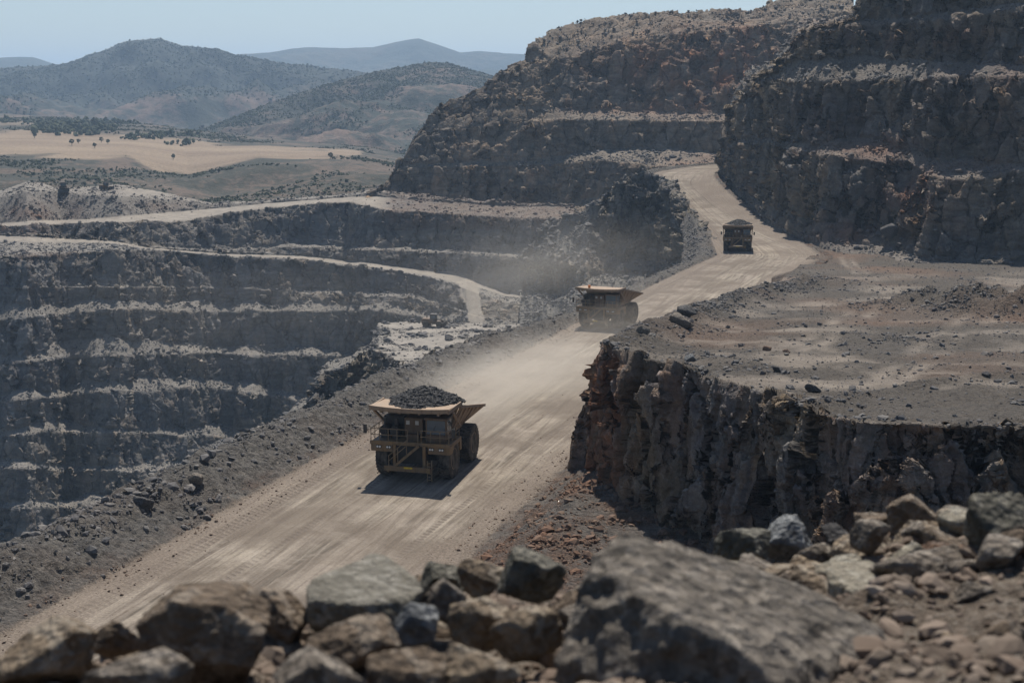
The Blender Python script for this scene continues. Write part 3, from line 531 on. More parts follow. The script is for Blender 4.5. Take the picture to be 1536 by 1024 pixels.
# ------------------------------------------------------------------ far country
def hill_material(name, scrub=(.034, .041, .031), soil=(.15, .105, .08), f=1., mixlo=.46, mixhi=.62):
    m, nt = new_mat(name); g = NT(nt); co = g.coords()
    zn = g.n('ShaderNodeAttribute', attribute_name='zone'); sep = g.n('ShaderNodeSeparateColor'); g.l(zn.outputs['Color'], sep.inputs[0])
    n1 = g.noise(co, .006/f, 8, .68, .6); n2 = g.noise(co, .06/f, 6, .7)
    c = g.mix(g.ramp(g.math('ADD', n1, g.math('MULTIPLY', g.math('SUBTRACT', n2, .5), .7)), mixlo, mixhi), scrub, soil)
    fld = g.mix(g.ramp(g.noise(g.coords((.3, 1, 1)), .02, 6, .6), .35, .65), (.205, .152, .106), (.275, .212, .146)); c = g.mix(sep.outputs[1], c, fld)
    c = g.mix(sep.outputs[0], c, (scrub[0]*.8, scrub[1]*.85, scrub[2]*.85))
    c = g.mix(1., c, g.ramp(g.noise(co, .22/f, 5, .7), .3, .7, .7, 1.3), 'MULTIPLY')
    return finish(g, m, c, .95, None, n2, 6*f, .8)
M_hill = hill_material('scrub hill'); M_plain = hill_material('dry plain', f=.5, soil=(.125, .092, .068), scrub=(.042, .043, .031)); M_far = hill_material('far ridge', scrub=(.04, .05, .04), soil=(.08, .075, .055), f=2.)
def hill(name, x0, x1, rows, mat, dpx=2.5, bump=10, sc=160., zone=None, back=(500, -150), flat=False):
    px = np.arange(x0, x1, dpx, dtype=float); L = march(px, rows); b = L[0].copy(); b[:, :2] *= 1+back[0]/b[:, 1:2]; b[:, 2] += back[1]; L = [b]+L
    pys = [pl(px, r['pts']) for r in rows]; pys = [pys[0]]+pys; Ps, Qs = [], []
    for i in range(len(L)-1):
        n = max(14, int(np.max(np.abs(pys[i+1]-pys[i]))/1.3)); t = (np.arange(n)/n)[:, None]
        Ps.append(L[i][None]*(1-t[..., None])+L[i+1][None]*t[..., None]); Qs.append(pys[i][None]*(1-t)+pys[i+1][None]*t)
    Ps.append(L[-1][None]); Qs.append(pys[-1][None]); P = np.concatenate(Ps).astype(np.float32); Q = np.concatenate(Qs); PX = np.broadcast_to(px, Q.shape)
    top = (Q-pys[0][None]); damp = np.clip(.16+top/25, 0, 1)
    if flat: damp = damp*np.clip((PX*0+Q-238)/25, .18, 1.)
    P[..., 2] += (fbm(S3(P, sc), 5)*bump-np.abs(fbm(S3(P, sc*2.2)+5, 3))*bump*1.2)*damp
    Z = np.zeros((*Q.shape, 4), np.float32)
    if zone: zone(P, Z, PX, Q)
    tag(np_mesh(name, P, grid_faces(*Q.shape), mat, True, Z.reshape(-1, 4)), kind='structure'); return P, Z, PX, Q
P2, Z2, _, _ = hill('far_hills', -700, 1500, [dict(pts=[(-700,60),(-300,78),(-60,86),(0,84),(50,83),(82,93),(150,100),(340,82),(400,76),(440,71),(500,70),(560,68),(600,60),(628,56),(660,66),(690,77),(720,76),(760,80),(790,80),(850,90),(1000,100),(1500,90)], Y=6200),
   dict(pts=[(-700,140),(1500,140)], Y=5000), dict(pts=[(-700,165),(1500,165)], Y=4400)], M_far, 3, 80, 600)
def z_h1(P, Z, PX, Q): Z[..., 0] = np.clip((150-Q)/26+fbm(S3(P, 300), 4)*1.3, 0, 1)*.9
P1, Z1, X1, Q1 = hill('west_hills', -700, 780, [dict(pts=[(-700,110),(-300,95),(-100,93),(0,99),(85,92),(110,88),(150,78),(180,65),(205,58),(240,58),(270,68),(330,75),(350,82),(430,98),(500,102),(560,110),(620,125),(700,150),(780,170)], Y=[(-700,3700),(200,3500),(780,3100)]),
   dict(pts=[(-700,150),(780,150)], Y=2800) if False else dict(pts=[(-700,150),(0,148),(205,142),(430,150),(620,160),(780,185)], Y=2800), dict(pts=[(-700,196),(780,205)], Y=2150)], M_hill, 2, 62, 300, z_h1)
def z_h3(P, Z, PX, Q): Z[..., 0] = np.clip((172-.16*(PX-250)*0-Q+(PX-520)*-.22)/30+fbm(S3(P, 130), 4)*1.6, 0, 1)*.85
P3, Z3, X3, Q3 = hill('middle_hills', 270, 920, [dict(pts=[(270,206),(310,190),(350,175),(420,150),(480,130),(520,118),(560,107),(600,100),(645,94),(670,95),(700,103),(730,110),(750,118),(800,135),(920,165)], Y=[(270,1950),(650,2300),(920,2200)]),
   dict(pts=[(270,222),(420,205),(560,190),(700,190),(920,210)], Y=1820), dict(pts=[(270,240),(500,248),(920,280)], Y=1450)], M_hill, 1.6, 24, 150, z_h3)
def z_f(P, Z, PX, Q):
    a = pl(PX, [(-500,196),(0,196),(100,197),(220,202),(330,214),(420,219),(540,225),(620,242)]); b = pl(PX, [(-500,235),(0,233),(100,237),(190,235),(230,250),(280,256),(340,246),(390,236),(450,240),(520,239),(545,232),(560,228),(620,236)])
    e = fbm(S3(P, 60), 3)*5; Z[..., 1] = np.clip((Q-a+e)/3, 0, 1)*np.clip((b-Q+e)/3, 0, 1)*np.clip((548-PX)/10, 0, 1)
    farm = np.clip(1-np.abs(Q-186)/9, 0, 1)*np.clip((190-PX)/30, 0, 1)*np.clip(fbm(S3(P, 130)+3, 3)*2+.6, 0, 1); Z[..., 1] = np.maximum(Z[..., 1], farm*.55)
PF, ZF, XF, QF = hill('plain_field', -700, 900, [dict(pts=[(-700,170),(0,170),(200,184),(300,196),(450,212),(560,222),(640,240),(900,250)], Y=[(-700,2150),(0,2100),(300,1700),(600,1450),(900,1400)]),
   dict(pts=[(-700,196),(0,196),(100,197),(220,202),(330,214),(420,219),(540,226),(640,246),(900,256)], Y=[(-700,1550),(600,1400),(900,1380)]), dict(pts=[(-700,236),(0,235),(190,238),(280,256),(390,238),(540,240),(640,255),(900,265)], Y=1120),
   dict(pts=[(-700,262),(0,262),(200,268),(330,278),(480,270),(640,270),(900,275)], Y=960), dict(pts=[(-700,318),(900,318)], Y=760), dict(pts=[(-700,345),(900,345)], Y=730)], M_plain, 2, 7, 110, z_f, (900, -60), flat=True)
M_leaf = (lambda: (lambda m, g: finish(g, m, g.mix(g.n('ShaderNodeAttribute', attribute_name='zone').outputs['Fac'], (.028, .036, .017), (.085, .095, .045)), .9))(*(lambda t: (t[0], NT(t[1])))(new_mat('leaf'))))()
def woods(name, P, W, n, smin, smax, seed, sub=1):
    rng = np.random.default_rng(seed); pos, r, q = pick(P, W, n, rng); s = rng.uniform(smin, smax, n)*rng.uniform(.6, 1.3, n); k3 = 3
    pos = np.repeat(pos, k3, 0)+rng.normal(size=(n*k3, 3))*np.repeat(s, k3)[:, None]*np.array([.5, .5, .3]); ss = np.repeat(s, k3)*rng.uniform(.45, .85, n*k3); pos[:, 2] += ss*.5
    V, Fc, k = stones(pos, ss, sub, rng, 1.); z = np.repeat(np.repeat(rng.random(n), k3)*.6+rng.random(n*k3)*.4, k); tag(np_mesh(name, V, Fc, M_leaf, False, np.stack([z, z, z, z*0+1], -1)), kind='stuff')
clump = lambda P, s, b: np.clip(fbm(S3(P, s), 4)*4+b, 0.015, 1)**1.5
woods('ridge_woods', P3, clump(P3, 120, .25)+Z3[..., 0]*1.2, 38000, .9, 2.0, 21)
woods('west_woods', P1, (clump(P1, 300, .1)+Z1[..., 0])*(Q1 < 200), 40000, 1.4, 3.2, 22)
woods('plain_woods', PF, (clump(PF, 90, .15)*(1-ZF[..., 1])**3)*(PF[..., 1] < 2000), 22000, .5, 1.4, 23)
grove = np.exp(-((XF-108)/45)**2-((QF-196)/6)**2)+np.exp(-((XF-268)/22)**2-((QF-217)/3.2)**2)+np.exp(-((XF-210)/28)**2-((QF-207)/2.5)**2)+.8*np.exp(-((XF-255)/40)**2-((QF-203)/2)**2)+.6*np.exp(-((XF-90)/110)**2-((QF-184)/3)**2)
woods('grove_woods', PF, grove*(grove > .12), 900, 2.2, 4.4, 24)
tag(np_mesh('ground', np.array([(-12000, -200, -150), (12000, -200, -150), (12000, 16000, -150), (-12000, 16000, -150)], float), [[0, 1, 2, 3]], M_plain), kind='structure')
# lone trees on the straw field
def trunk_mat():
    m, nt = new_mat('bark'); g = NT(nt); return finish(g, m, g.mix(g.noise(g.coords(), 3.), (.05, .035, .025), (.12, .09, .07)))
M_bark = trunk_mat()
def field_tree(px, py, h, label, grp, seed):
    i = np.argmin((XF-px)**2+(QF-py)**2); p = PF.reshape(-1, 3)[i]; rng = np.random.default_rng(seed)
    e = bpy.data.objects.new('field_tree', None); C.objects.link(e); e.location = p; tag(e, label, 'tree', grp)
    bm = bmesh.new(); bmesh.ops.create_cone(bm, segments=7, radius1=h*.05, radius2=h*.025, depth=h*.55, cap_ends=True, matrix=Matrix.Translation((0, 0, h*.25)))
    for a in (0, 2.1, 4.2): bmesh.ops.create_cone(bm, segments=5, radius1=h*.025, radius2=h*.01, depth=h*.4, matrix=Matrix.Translation((math.cos(a)*h*.1, math.sin(a)*h*.1, h*.55)) @ Matrix.Rotation(.5, 4, Vector((-math.sin(a), math.cos(a), 0))))
    me = bpy.data.meshes.new('trunk'); bm.to_mesh(me); bm.free(); me.materials.append(M_bark); t = bpy.data.objects.new('trunk', me); C.objects.link(t); t.parent = e
    n = 70; d = rng.normal(size=(n, 3)); d /= np.linalg.norm(d, axis=1)[:, None]; pos = d*rng.uniform(.3, 1, (n, 1))**.5*h*np.array([.38, .38, .34])+np.array([0, 0, h*.66])
    V, Fc, k = stones(pos, rng.uniform(.07, .14, n)*h, 1, rng, 1.); z = np.repeat(rng.random(n), k); c = np_mesh('crown', V, Fc, M_leaf, False, np.stack([z]*4, -1)); c.parent = e
for i, (a, b, h) in enumerate([(52,208,5.5),(109,221,5.5),(119,217,4.5),(142,224,4.5),(162,220,4.5),(152,214,5)]):
    field_tree(a, b, h, 'small dark round tree standing with others on the western straw field', 'small trees on the western straw field', 100+i)
field_tree(260, 239, 4.5, 'tiny solitary dark tree at the middle of the straw field above the scrub gully', None, 120)
field_tree(496, 238, 5, 'solitary dark tree at the eastern tip of the straw field near the quarry mountain', None, 121)
field_tree(142, 192, 11, 'tall narrow dark tree rising above the grove behind the straw field', None, 122)
# ------------------------------------------------------------------ vehicles
class MB:
    def __init__(s): s.bm = bmesh.new()
    def _mark(s): return set(s.bm.verts)
    def box(s, lo, hi, rot=None, bev=0.):
        b = bmesh.new(); bmesh.ops.create_cube(b, size=1); c = Vector([(a+d)/2 for a, d in zip(lo, hi)])
        for v in b.verts: v.co = Vector([q*(d-a) for q, a, d in zip(v.co, lo, hi)])
        if bev: bmesh.ops.bevel(b, geom=b.edges[:], offset=bev, segments=1, affect='EDGES')
        M = Matrix.Translation(c) @ (rot.to_4x4() if rot else Matrix.Identity(4)); b.transform(M); s._add(b)
    def _add(s, b):
        me = bpy.data.meshes.new('t'); b.to_mesh(me); b.free(); s.bm.from_mesh(me); bpy.data.meshes.remove(me)
    def tube(s, p, q, r, seg=8, r2=None):
        p, q = Vector(p), Vector(q); d = q-p; b = bmesh.new()
        bmesh.ops.create_cone(b, segments=seg, radius1=r, radius2=r if r2 is None else r2, depth=d.length, cap_ends=True, matrix=Matrix.Translation((p+q)/2) @ d.to_track_quat('Z', 'Y').to_matrix().to_4x4()); s._add(b)
    def bar(s, p, q, w, h):
        p, q = Vector(p), Vector(q); d = q-p; b = bmesh.new(); bmesh.ops.create_cube(b, size=1)
        for v in b.verts: v.co = Vector((v.co.x*w, v.co.y*h, v.co.z*d.length))
        b.transform(Matrix.Translation((p+q)/2) @ d.to_track_quat('Z', 'Y').to_matrix().to_4x4()); s._add(b)
    def prism(s, pts, x0, x1, x0b=None, x1b=None):
        """side outline (y, z) carried from x0 to x1"""
        a = [s.bm.verts.new((x0, y, z)) for y, z in pts]; b = [s.bm.verts.new((x1, y, z)) for y, z in pts]; n = len(pts)
        s.bm.faces.new(a); s.bm.faces.new(b[::-1])
        for i in range(n): s.bm.faces.new((a[i], b[i], b[(i+1) % n], a[(i+1) % n]))
    def plate(s, quad, th):
        """four corners given thickness along their normal"""
        q = [Vector(v) for v in quad]; n = (q[1]-q[0]).cross(q[3]-q[0]).normalized()*th
        a = [s.bm.verts.new(v) for v in q]; b = [s.bm.verts.new(v+n) for v in q]
        s.bm.faces.new(a[::-1]); s.bm.faces.new(b)
        for i in range(4): s.bm.faces.new((a[i], a[(i+1) % 4], b[(i+1) % 4], b[i]))
    def lathe(s, prof, x, seg=36):
        """profile (r, dx) turned about the axle (local x)"""
        rings = [[s.bm.verts.new((x+dx, r*math.cos(t), r*math.sin(t))) for t in np.linspace(0, 2*math.pi, seg, endpoint=False)] for r, dx in prof]
        for a, b in zip(rings[:-1], rings[1:]):
            for i in range(seg): s.bm.faces.new((a[i], a[(i+1) % seg], b[(i+1) % seg], b[i]))
        for rg in (rings[0], rings[-1]): s.bm.faces.new(rg)
    def build(s, name, mat, parent=None, smooth=False, loc=None):
        bmesh.ops.recalc_face_normals(s.bm, faces=s.bm.faces[:]); me = bpy.data.meshes.new(name); s.bm.to_mesh(me); s.bm.free()
        for p in me.polygons: p.use_smooth = smooth
        me.materials.append(mat); o = bpy.data.objects.new(name, me); C.objects.link(o); o.parent = parent
        if loc: o.location = loc
        return o
def paint(name, col, dirt=(.21, .17, .13), amt=.5, rough=.6, metal=0., spec=.35):
    m, nt = new_mat(name); g = NT(nt); co = g.coords(); n = g.noise(co, 1.3, 6, .65); n2 = g.noise(g.coords((1, 1, .2)), 3.5, 4, .6)
    c = g.mix(g.math('MULTIPLY', g.ramp(n, .38, .62), amt), col, dirt); c = g.mix(g.math('MULTIPLY', g.ramp(n2, .52, .68), .5), c, (col[0]*.42, col[1]*.36, col[2]*.34))
    b = finish(g, m, c, rough, None, g.noise(co, 12, 3), .02, .3, spec); return b
V_yel = paint('weathered yellow paint', (.25, .155, .07), (.17, .135, .10), .65); V_tan = paint('worn tan steel', (.33, .23, .15), (.26, .20, .15), .75, .7); V_dark = paint('dark machinery', (.045, .043, .042), (.12, .10, .085), .35)
V_brown = paint('brown machinery', (.14, .085, .05), (.15, .12, .09)); V_tyre = paint('dusty tyre', (.045, .043, .041), (.20, .175, .145), .75, .9, 0, .2); V_rim = paint('tan rim', (.45, .29, .16), (.2, .16, .12), .6)
V_grille = paint('radiator grille', (.03, .03, .032), (.075, .07, .065), .4); V_rail = paint('rail paint', (.27, .19, .11), (.15, .125, .10), .5); V_white = paint('white plate', (.55, .54, .52), (.35, .3, .25), .3); V_orange = paint('orange beacon', (.75, .22, .03), amt=.1); V_sign = paint('yellow plate', (.75, .50, .03), amt=.1)
def glass(name, col):
    m, nt = new_mat(name); g = NT(nt); b = g.n('ShaderNodeBsdfPrincipled'); b.inputs['Base Color'].default_value = (*col, 1); b.inputs['Roughness'].default_value = .18; b.inputs['Specular IOR Level'].default_value = .8
    o = g.n('ShaderNodeOutputMaterial'); g.l(b.outputs[0], o.inputs[0]); return m
V_glass = glass('blue tinted glass', (.05, .085, .12)); V_lens = glass('lamp lens', (.75, .74, .70))
def ore_mat():
    m, nt = new_mat('black ore'); g = NT(nt); co = g.coords(); c = g.mix(g.ramp(g.noise(co, 3., 5, .7), .35, .7), (.022, .022, .024), (.085, .083, .083)); return finish(g, m, c, .8, None, g.noise(co, 7, 5, .7), .2, 1., .4)
V_ore = ore_mat()
def empty(name, loc=(0, 0, 0), rz=0, label=None, cat=None, group=None):
    e = bpy.data.objects.new(name, None); C.objects.link(e); e.location = loc; e.rotation_euler = (0, 0, rz); return tag(e, label, cat, group)
def copy_tree(o, parent=None):
    c = o.copy(); C.objects.link(c); c.parent = parent
    for ch in [x for x in bpy.data.objects if x.parent == o]: copy_tree(ch, c)
    return c
def wheel(parent, x, y, r, w, out):
    e = MB(); R_ = r; rr = r*.56
    e.lathe([(rr, -w*.46), (rr*1.12, -w*.5), (R_*.86, -w*.53), (R_*.95, -w*.47), (R_*.965, -w*.3), (R_*.965, w*.3), (R_*.95, w*.47), (R_*.86, w*.53), (rr*1.12, w*.5), (rr, w*.46)], 0, 40)
    n = 30
    for i in range(n):
        for sd in (-1, 1):
            a = 2*math.pi*(i+(.5 if sd > 0 else 0))/n; rot = Matrix.Rotation(a, 3, 'X'); b = bmesh.new(); bmesh.ops.create_cube(b, size=1)
            for v in b.verts: v.co = Vector((v.co.x*w*.46, v.co.y*R_*.115*(.8 if v.co.z > 0 else 1), v.co.z*R_*.075))
            b.transform(Matrix.Rotation(a, 4, 'X') @ Matrix.Translation((sd*w*.25, 0, R_*.968)) @ Matrix.Rotation(sd*.35, 4, 'Z')); e._add(b)
    wh = e.build('wheel', V_tyre, parent, False, (x, y, r)); q = MB(); s = out
    q.lathe([(rr*1.02, -w*.4*s), (rr*1.04, w*.44*s), (rr*.93, w*.47*s), (rr*.86, w*.22*s), (rr*.55, w*.12*s), (rr*.45, w*.34*s), (rr*.2, w*.38*s), (.02, w*.38*s)], 0, 28)
    for i in range(14):
        a = 2*math.pi*i/14; q.tube((w*.1*s, rr*.72*math.cos(a), rr*.72*math.sin(a)), (w*.21*s, rr*.72*math.cos(a), rr*.72*math.sin(a)), rr*.05, 6)
    q.build('rim', V_rim, wh, False)
    return wh
def haul_truck(loc, rz, label):
    t = empty('haul_truck', loc, rz, label, 'dump truck', 'haul trucks on the quarry road')
    m = MB()                                                            # ---- chassis
    for s in (-1, 1): m.box((s*1.0-.28, -4.7, 1.55), (s*1.0+.28, 5.2, 2.45), bev=.03)
    for y in (-4.3, -1.0, 1.6, 4.6): m.box((-1.0, y-.25, 1.6), (1.0, y+.25, 2.3))
    m.tube((-2.3, 2.9, 1.75), (2.3, 2.9, 1.75), .55, 16); m.tube((-2.4, -3.1, 1.72), (2.4, -3.1, 1.72), .28, 12)
    for s in (-1, 1): m.tube((s*1.75, -3.1, 1.7), (s*1.75, -3.1, 3.2), .25, 12); m.bar((s*2.1, -4.2, 1.2), (s*2.5, -3.3, 2.4), .12, .12); m.bar((s*1.5, -4.9, 1.1), (s*2.5, -4.3, 1.3), .12, .12); m.bar((s*2.5, -4.3, 1.3), (s*2.55, -4.2, 2.7), .1, .1)
    m.build('chassis', V_dark, t)
    m = MB()                                                            # ---- radiator
    m.box((-1.2, -5.05, 1.5), (1.2, -4.5, 3.22), bev=.04); m.build('radiator', V_grille, t); 
    g_ = MB()
    for z in np.arange(1.62, 3.15, .11): g_.box((-1.12, -5.085, z), (1.12, -5.052, z+.045))
    g_.build('grille', V_grille, t)
    m = MB(); m.box((-2.15, -5.95, 1.12), (2.05, -5.2, 1.36), bev=.03); m.box((-2.15, -5.98, 1.02), (2.05, -5.88, 1.48), bev=.02)
    for s in (-1, 1): m.box((s*1.35-.13, -5.55, 1.36), (s*1.35+.13, -5.28, 3.3), bev=.02); m.box((s*1.9-.1, -5.7, .85), (s*1.9+.1, -5.5, 1.12)); m.box((s*1.45-.15, -5.2, 1.15), (s*1.45+.15, -4.5, 1.6))
    bp = m.build('bumper', V_yel, t); m = MB(); m.box((-.35, -6.012, 1.3), (.42, -5.982, 1.46)); m.build('number_plate', V_sign, bp)
    m = MB()                                                            # ---- deck and fenders
    m.box((-3.62, -5.35, 3.3), (3.62, -1.7, 3.46), bev=.03); m.box((-3.64, -5.42, 3.2), (3.64, -5.30, 3.52), bev=.02)
    for s in (-1, 1):
        m.prism([(-5.25, 2.55), (-5.32, 3.2), (-3.6, 3.28), (-4.35, 2.5)], s*1.62, s*3.58)
        m.box((s*3.3-.25, -1.9, 2.2), (s*3.3+.25, -1.45, 3.4), bev=.02); m.box((s*3.45-.13, -3.9, 3.05), (s*3.45+.13, -1.6, 3.32))
    m.build('deck', V_yel, t)
    for s in (-1, 1):
        for x in (1.95, 2.85):
            h = MB(); h.box((s*x-.24, -5.34, 2.84), (s*x+.24, -5.2, 3.12), bev=.02); hl = h.build('headlight', V_dark, t); q = MB()
            for d in (-.11, .11): q.tube((s*x+d, -5.37, 2.98), (s*x+d, -5.33, 2.98), .09, 12)
            q.build('lens', V_lens, hl)
    st = MB()                                                           # ---- diagonal stairway
    for dy in (-5.92, -5.36): st.bar((-1.25, dy, 1.42), (1.0, dy, 3.38), .06, .22)
    for i in range(9): u = (i+.5)/9; st.box((-1.25+2.25*u-.14, -5.9, 1.40+1.96*u), (-1.25+2.25*u+.14, -5.38, 1.44+1.96*u))
    st.build('stairway', V_yel, t)
    r_ = MB()
    for a, b in (((-1.75, -5.95, 2.35), (-.05, -5.95, 3.85)), ((-1.75, -5.95, 1.9), (-.2, -5.95, 3.25))): r_.tube(a, b, .035, 6)
    for x, z0, z1 in ((-1.72, 1.36, 2.4), (-.9, 1.9, 3.1), (-.1, 2.6, 3.8)): r_.tube((x, -5.95, z0), (x, -5.95, z1), .035, 6)
    xs = [-3.55, -2.75, -1.95, -1.15, -.2, .75, 1.05, 1.9, 2.75, 3.55]
    for x in xs: r_.tube((x, -5.34, 3.48), (x, -5.34, 4.62), .035, 6)
    for z in (4.05, 4.6):
        r_.tube((-3.55, -5.34, z), (-.2, -5.34, z), .035, 6); r_.tube((.95, -5.34, z), (3.55, -5.34, z), .035, 6)
        for s in (-1, 1): r_.tube((s*3.55, -5.34, z), (s*3.55, -2.2, z), .035, 6)
    for s in (-1, 1):
        for y in (-4.3, -3.2, -2.2): r_.tube((s*3.55, y, 3.48), (s*3.55, y, 4.62), .035, 6)
    r_.build('handrail', V_rail, t)
    ld = MB()
    for x in (1.72, 2.12): ld.bar((x, -5.75, .25), (x, -5.75, 2.1), .06, .08)
    for z in np.arange(.35, 2.05, .3): ld.box((1.72, -5.80, z), (2.12, -5.70, z+.05))
    ld.build('ladder', V_rail, t)
    c = MB(); c.box((1.25, -4.75, 3.46), (3.15, -2.9, 4.15), bev=.04)        # ---- cab
    for x in (1.31, 3.09):
        for y in (-4.62, -2.96): c.box((x-.06, y-.06, 4.1), (x+.06, y+.06, 5.5))
    c.box((1.25, -2.99, 4.1), (3.15, -2.9, 5.5)); cb = c.build('cab', V_brown, t)
    q = MB(); q.box((1.15, -4.9, 5.46), (3.25, -2.8, 5.66), bev=.05); q.build('roof', V_brown, cb)
    q = MB(); q.plate([(1.37, -4.66, 4.16), (3.03, -4.66, 4.16), (3.03, -4.60, 5.46), (1.37, -4.60, 5.46)], .03); q.build('windshield', V_glass, cb)
    q = MB(); q.box((3.08, -4.5, 4.17), (3.12, -3.05, 5.44)); q.build('side_window', V_glass, cb)
    q = MB(); q.tube((1.75, -4.70, 4.18), (2.15, -4.68, 4.95), .025, 5); q.build('wiper', V_dark, cb)
    e = MB(); e.box((-.95, -3.9, 3.46), (.75, -2.2, 5.35), bev=.05); e.box((-.6, -4.5, 3.46), (.6, -3.9, 4.0), bev=.04); hd = e.build('engine_housing', V_brown, t)
    for x in (-.62, .22): q = MB(); q.box((x-.16, -3.935, 4.75), (x+.16, -3.905, 5.1)); q.build('warning_plate', V_white, hd)
    for x in (-2.75, -1.75):
        e = MB(); e.tube((x, -4.3, 4.2), (x, -3.2, 4.2), .42, 18); e.tube((x, -4.42, 4.2), (x, -4.3, 4.2), .3, 18); e.box((x-.3, -4.1, 3.46), (x+.3, -3.4, 3.85)); e.tube((x, -3.7, 4.6), (x, -3.7, 5.2), .16, 10); e.build('air_cleaner', V_dark, t)
    e = MB(); e.box((-3.2, -2.9, 3.46), (-1.3, -2.0, 5.2), bev=.05); e.build('electrical_cabinet', V_dark, t)
    for s in (-1, 1):
        e = MB(); e.tube((s*3.55, -5.3, 4.5), (s*4.0, -5.45, 4.55), .035, 6); e.box((s*4.02-.16, -5.55, 4.15), (s*4.02+.16, -5.45, 4.95), bev=.03); e.build('mirror', V_dark, t)
    e = MB(); e.tube((2.1, -.9, 2.0), (2.1, 1.0, 2.0), .62, 20); e.build('fuel_tank', V_brown, t); e = MB(); e.tube((-2.1, -.9, 2.0), (-2.1, 1.0, 2.0), .6, 20); e.build('hydraulic_tank', V_brown, t)
    for s in (-1, 1):
        e = MB(); e.tube((s*1.55, -.6, 1.5), (s*1.55, .2, 3.0), .2, 12); e.tube((s*1.55, .2, 3.0), (s*1.55, .7, 3.9), .13, 12); e.build('hoist_cylinder', V_dark, t)
    b = MB(); top = lambda y: 6.12-.2*(y+1.75); hw = lambda y: 3.5   # ---- dump bed: rim falls towards the tail
    ys_ = ((-1.75, 3.6), (2.2, 3.5), (6.2, 4.15))
    for s in (-1, 1):
        for (y0, z0), (y1, z1) in zip(ys_[:-1], ys_[1:]):
            q = [(s*2.35, y0, z0), (s*2.35, y1, z1), (s*3.5, y1, top(y1)), (s*3.5, y0, top(y0))]; b.plate(q if s > 0 else [q[0], q[3], q[2], q[1]], .1)
    for (y0, z0), (y1, z1) in zip(ys_[:-1], ys_[1:]): b.plate([(-2.35, y0, z0), (2.35, y0, z0), (2.35, y1, z1), (-2.35, y1, z1)], .12)
    b.plate([(-2.4, -1.75, 3.5), (2.4, -1.75, 3.5), (3.5, -1.95, 6.2), (-3.5, -1.95, 6.2)], -.12)
    bed = b.build('dump_bed', V_tan, t)
    b = MB()
    for s in (-1, 1):
        b.bar((s*3.55, -1.9, 6.12), (s*3.55, 6.25, 4.55), .24, .24)
        for y in (-1.3, -.1, 1.1, 2.3, 3.5, 4.7): zb = 3.6 if y < 2.2 else 3.5+.65*(y-2.2)/4; b.bar((s*2.5, y, zb), (s*3.62, y, top(y)-.05), .2, .16)
        b.bar((s*2.42, 2.2, 3.46), (s*2.44, 6.2, 4.1), .2, .22); b.bar((s*2.42, -1.75, 3.56), (s*2.42, 2.2, 3.46), .2, .22)
    b.bar((-2.5, 6.23, 4.1), (2.5, 6.23, 4.1), .2, .25); b.build('side_ribs', V_tan, bed)
    b = MB(); n = 10                                                    # canopy board, its front lip bowed down a little
    xs_ = np.linspace(-3.6, 3.6, n+1); zf = lambda x: 6.36+.16*(x/3.6)**2
    for i in range(n):
        x0, x1 = xs_[i], xs_[i+1]
        b.plate([(x0, -5.5, zf(x0)), (x1, -5.5, zf(x1)), (x1, -1.7, 6.3), (x0, -1.7, 6.3)], .12)
        b.plate([(x0, -5.5, zf(x0)-.22), (x1, -5.5, zf(x1)-.22), (x1, -5.5, zf(x1)+.16), (x0, -5.5, zf(x0)+.16)], .12)
    for s in (-1, 1): b.box((s*3.57-.06, -5.5, 6.2), (s*3.57+.06, -1.7, 6.55)); b.bar((s*3.5, -1.8, 4.4), (s*3.7, -4.4, 6.15), .16, .2)
    for x in (-2.6, -.9, .9, 2.6): b.box((x-.1, -5.4, 6.0), (x+.1, -1.9, 6.2))
    b.build('canopy', V_tan, bed)
    for s in (-1, 1):
        wheel(t, s*2.85, -3.1, 1.72, 1.1, s)
        wheel(t, s*2.98, 2.9, 1.74, 1.05, s); wheel(t, s*1.78, 2.9, 1.74, 1.05, s)
        e = MB(); e.box((s*2.4-.9, 4.75, 1.0), (s*2.4+.9, 4.8, 2.6)); e.build('mud_flap', V_dark, t)
    return t
def ore_heap(loc, rz, label, seed, sc):
    rng = np.random.default_rng(seed); a = np.linspace(-1, 1, 90); X, Y = np.meshgrid(a, a); r = np.sqrt(X**2+Y**2)
    ang = np.arctan2(Y, X); rb = 1+.06*np.sin(3*ang+1)+.04*np.sin(7*ang)
    z = np.clip(1-(r/rb)**1.15, -.05, 1)*1.38; P = np.stack([X*3.5, Y*4.3, z], -1).astype(np.float32)
    P[..., 2] += fbm(S3(P, .9), 4)*.16*(r < 1.05)-.2*np.maximum(0, P[..., 1]-.35); ii = np.arange(8100).reshape(90, 90); Fc = grid_faces(90, 90); keep = (r.ravel()[Fc] < 1.03).all(1)
    V = P.reshape(-1, 3); n = 1500; i = rng.choice(np.nonzero(r.ravel() < .98)[0], n); V2, F2, k = stones(V[i], rng.uniform(.07, .24, n)**1., 1, rng)
    V = np.concatenate([V, V2]); Fq = np.concatenate([Fc[keep][:, [0, 1, 2]], Fc[keep][:, [0, 2, 3]], F2+8100])
    me = np_mesh('ore_heap', V, Fq, V_ore, False); bmx = bmesh.new(); bmx.from_mesh(me.data); bmesh.ops.delete(bmx, geom=[v for v in bmx.verts if not v.link_faces], context='VERTS'); bmx.to_mesh(me.data); bmx.free()
    T = Matrix.Translation(loc) @ Matrix.Rotation(rz, 4, 'Z'); me.location = T @ (Vector((.15, -1.15, 6.28))*sc); me.scale = (sc, sc, sc); me.rotation_euler = (0, 0, rz); tag(me, label, 'ore heap', 'ore heaps carried by haul trucks'); return me
def road_at(px, py):
    k, m = ray(px, py); Y = 36/m
    for _ in range(40): Y = .5*Y+.5*(H-zroad(Y))/m
    return (float(k*Y), float(Y), float(zroad(Y)))
hd = math.atan(.33)
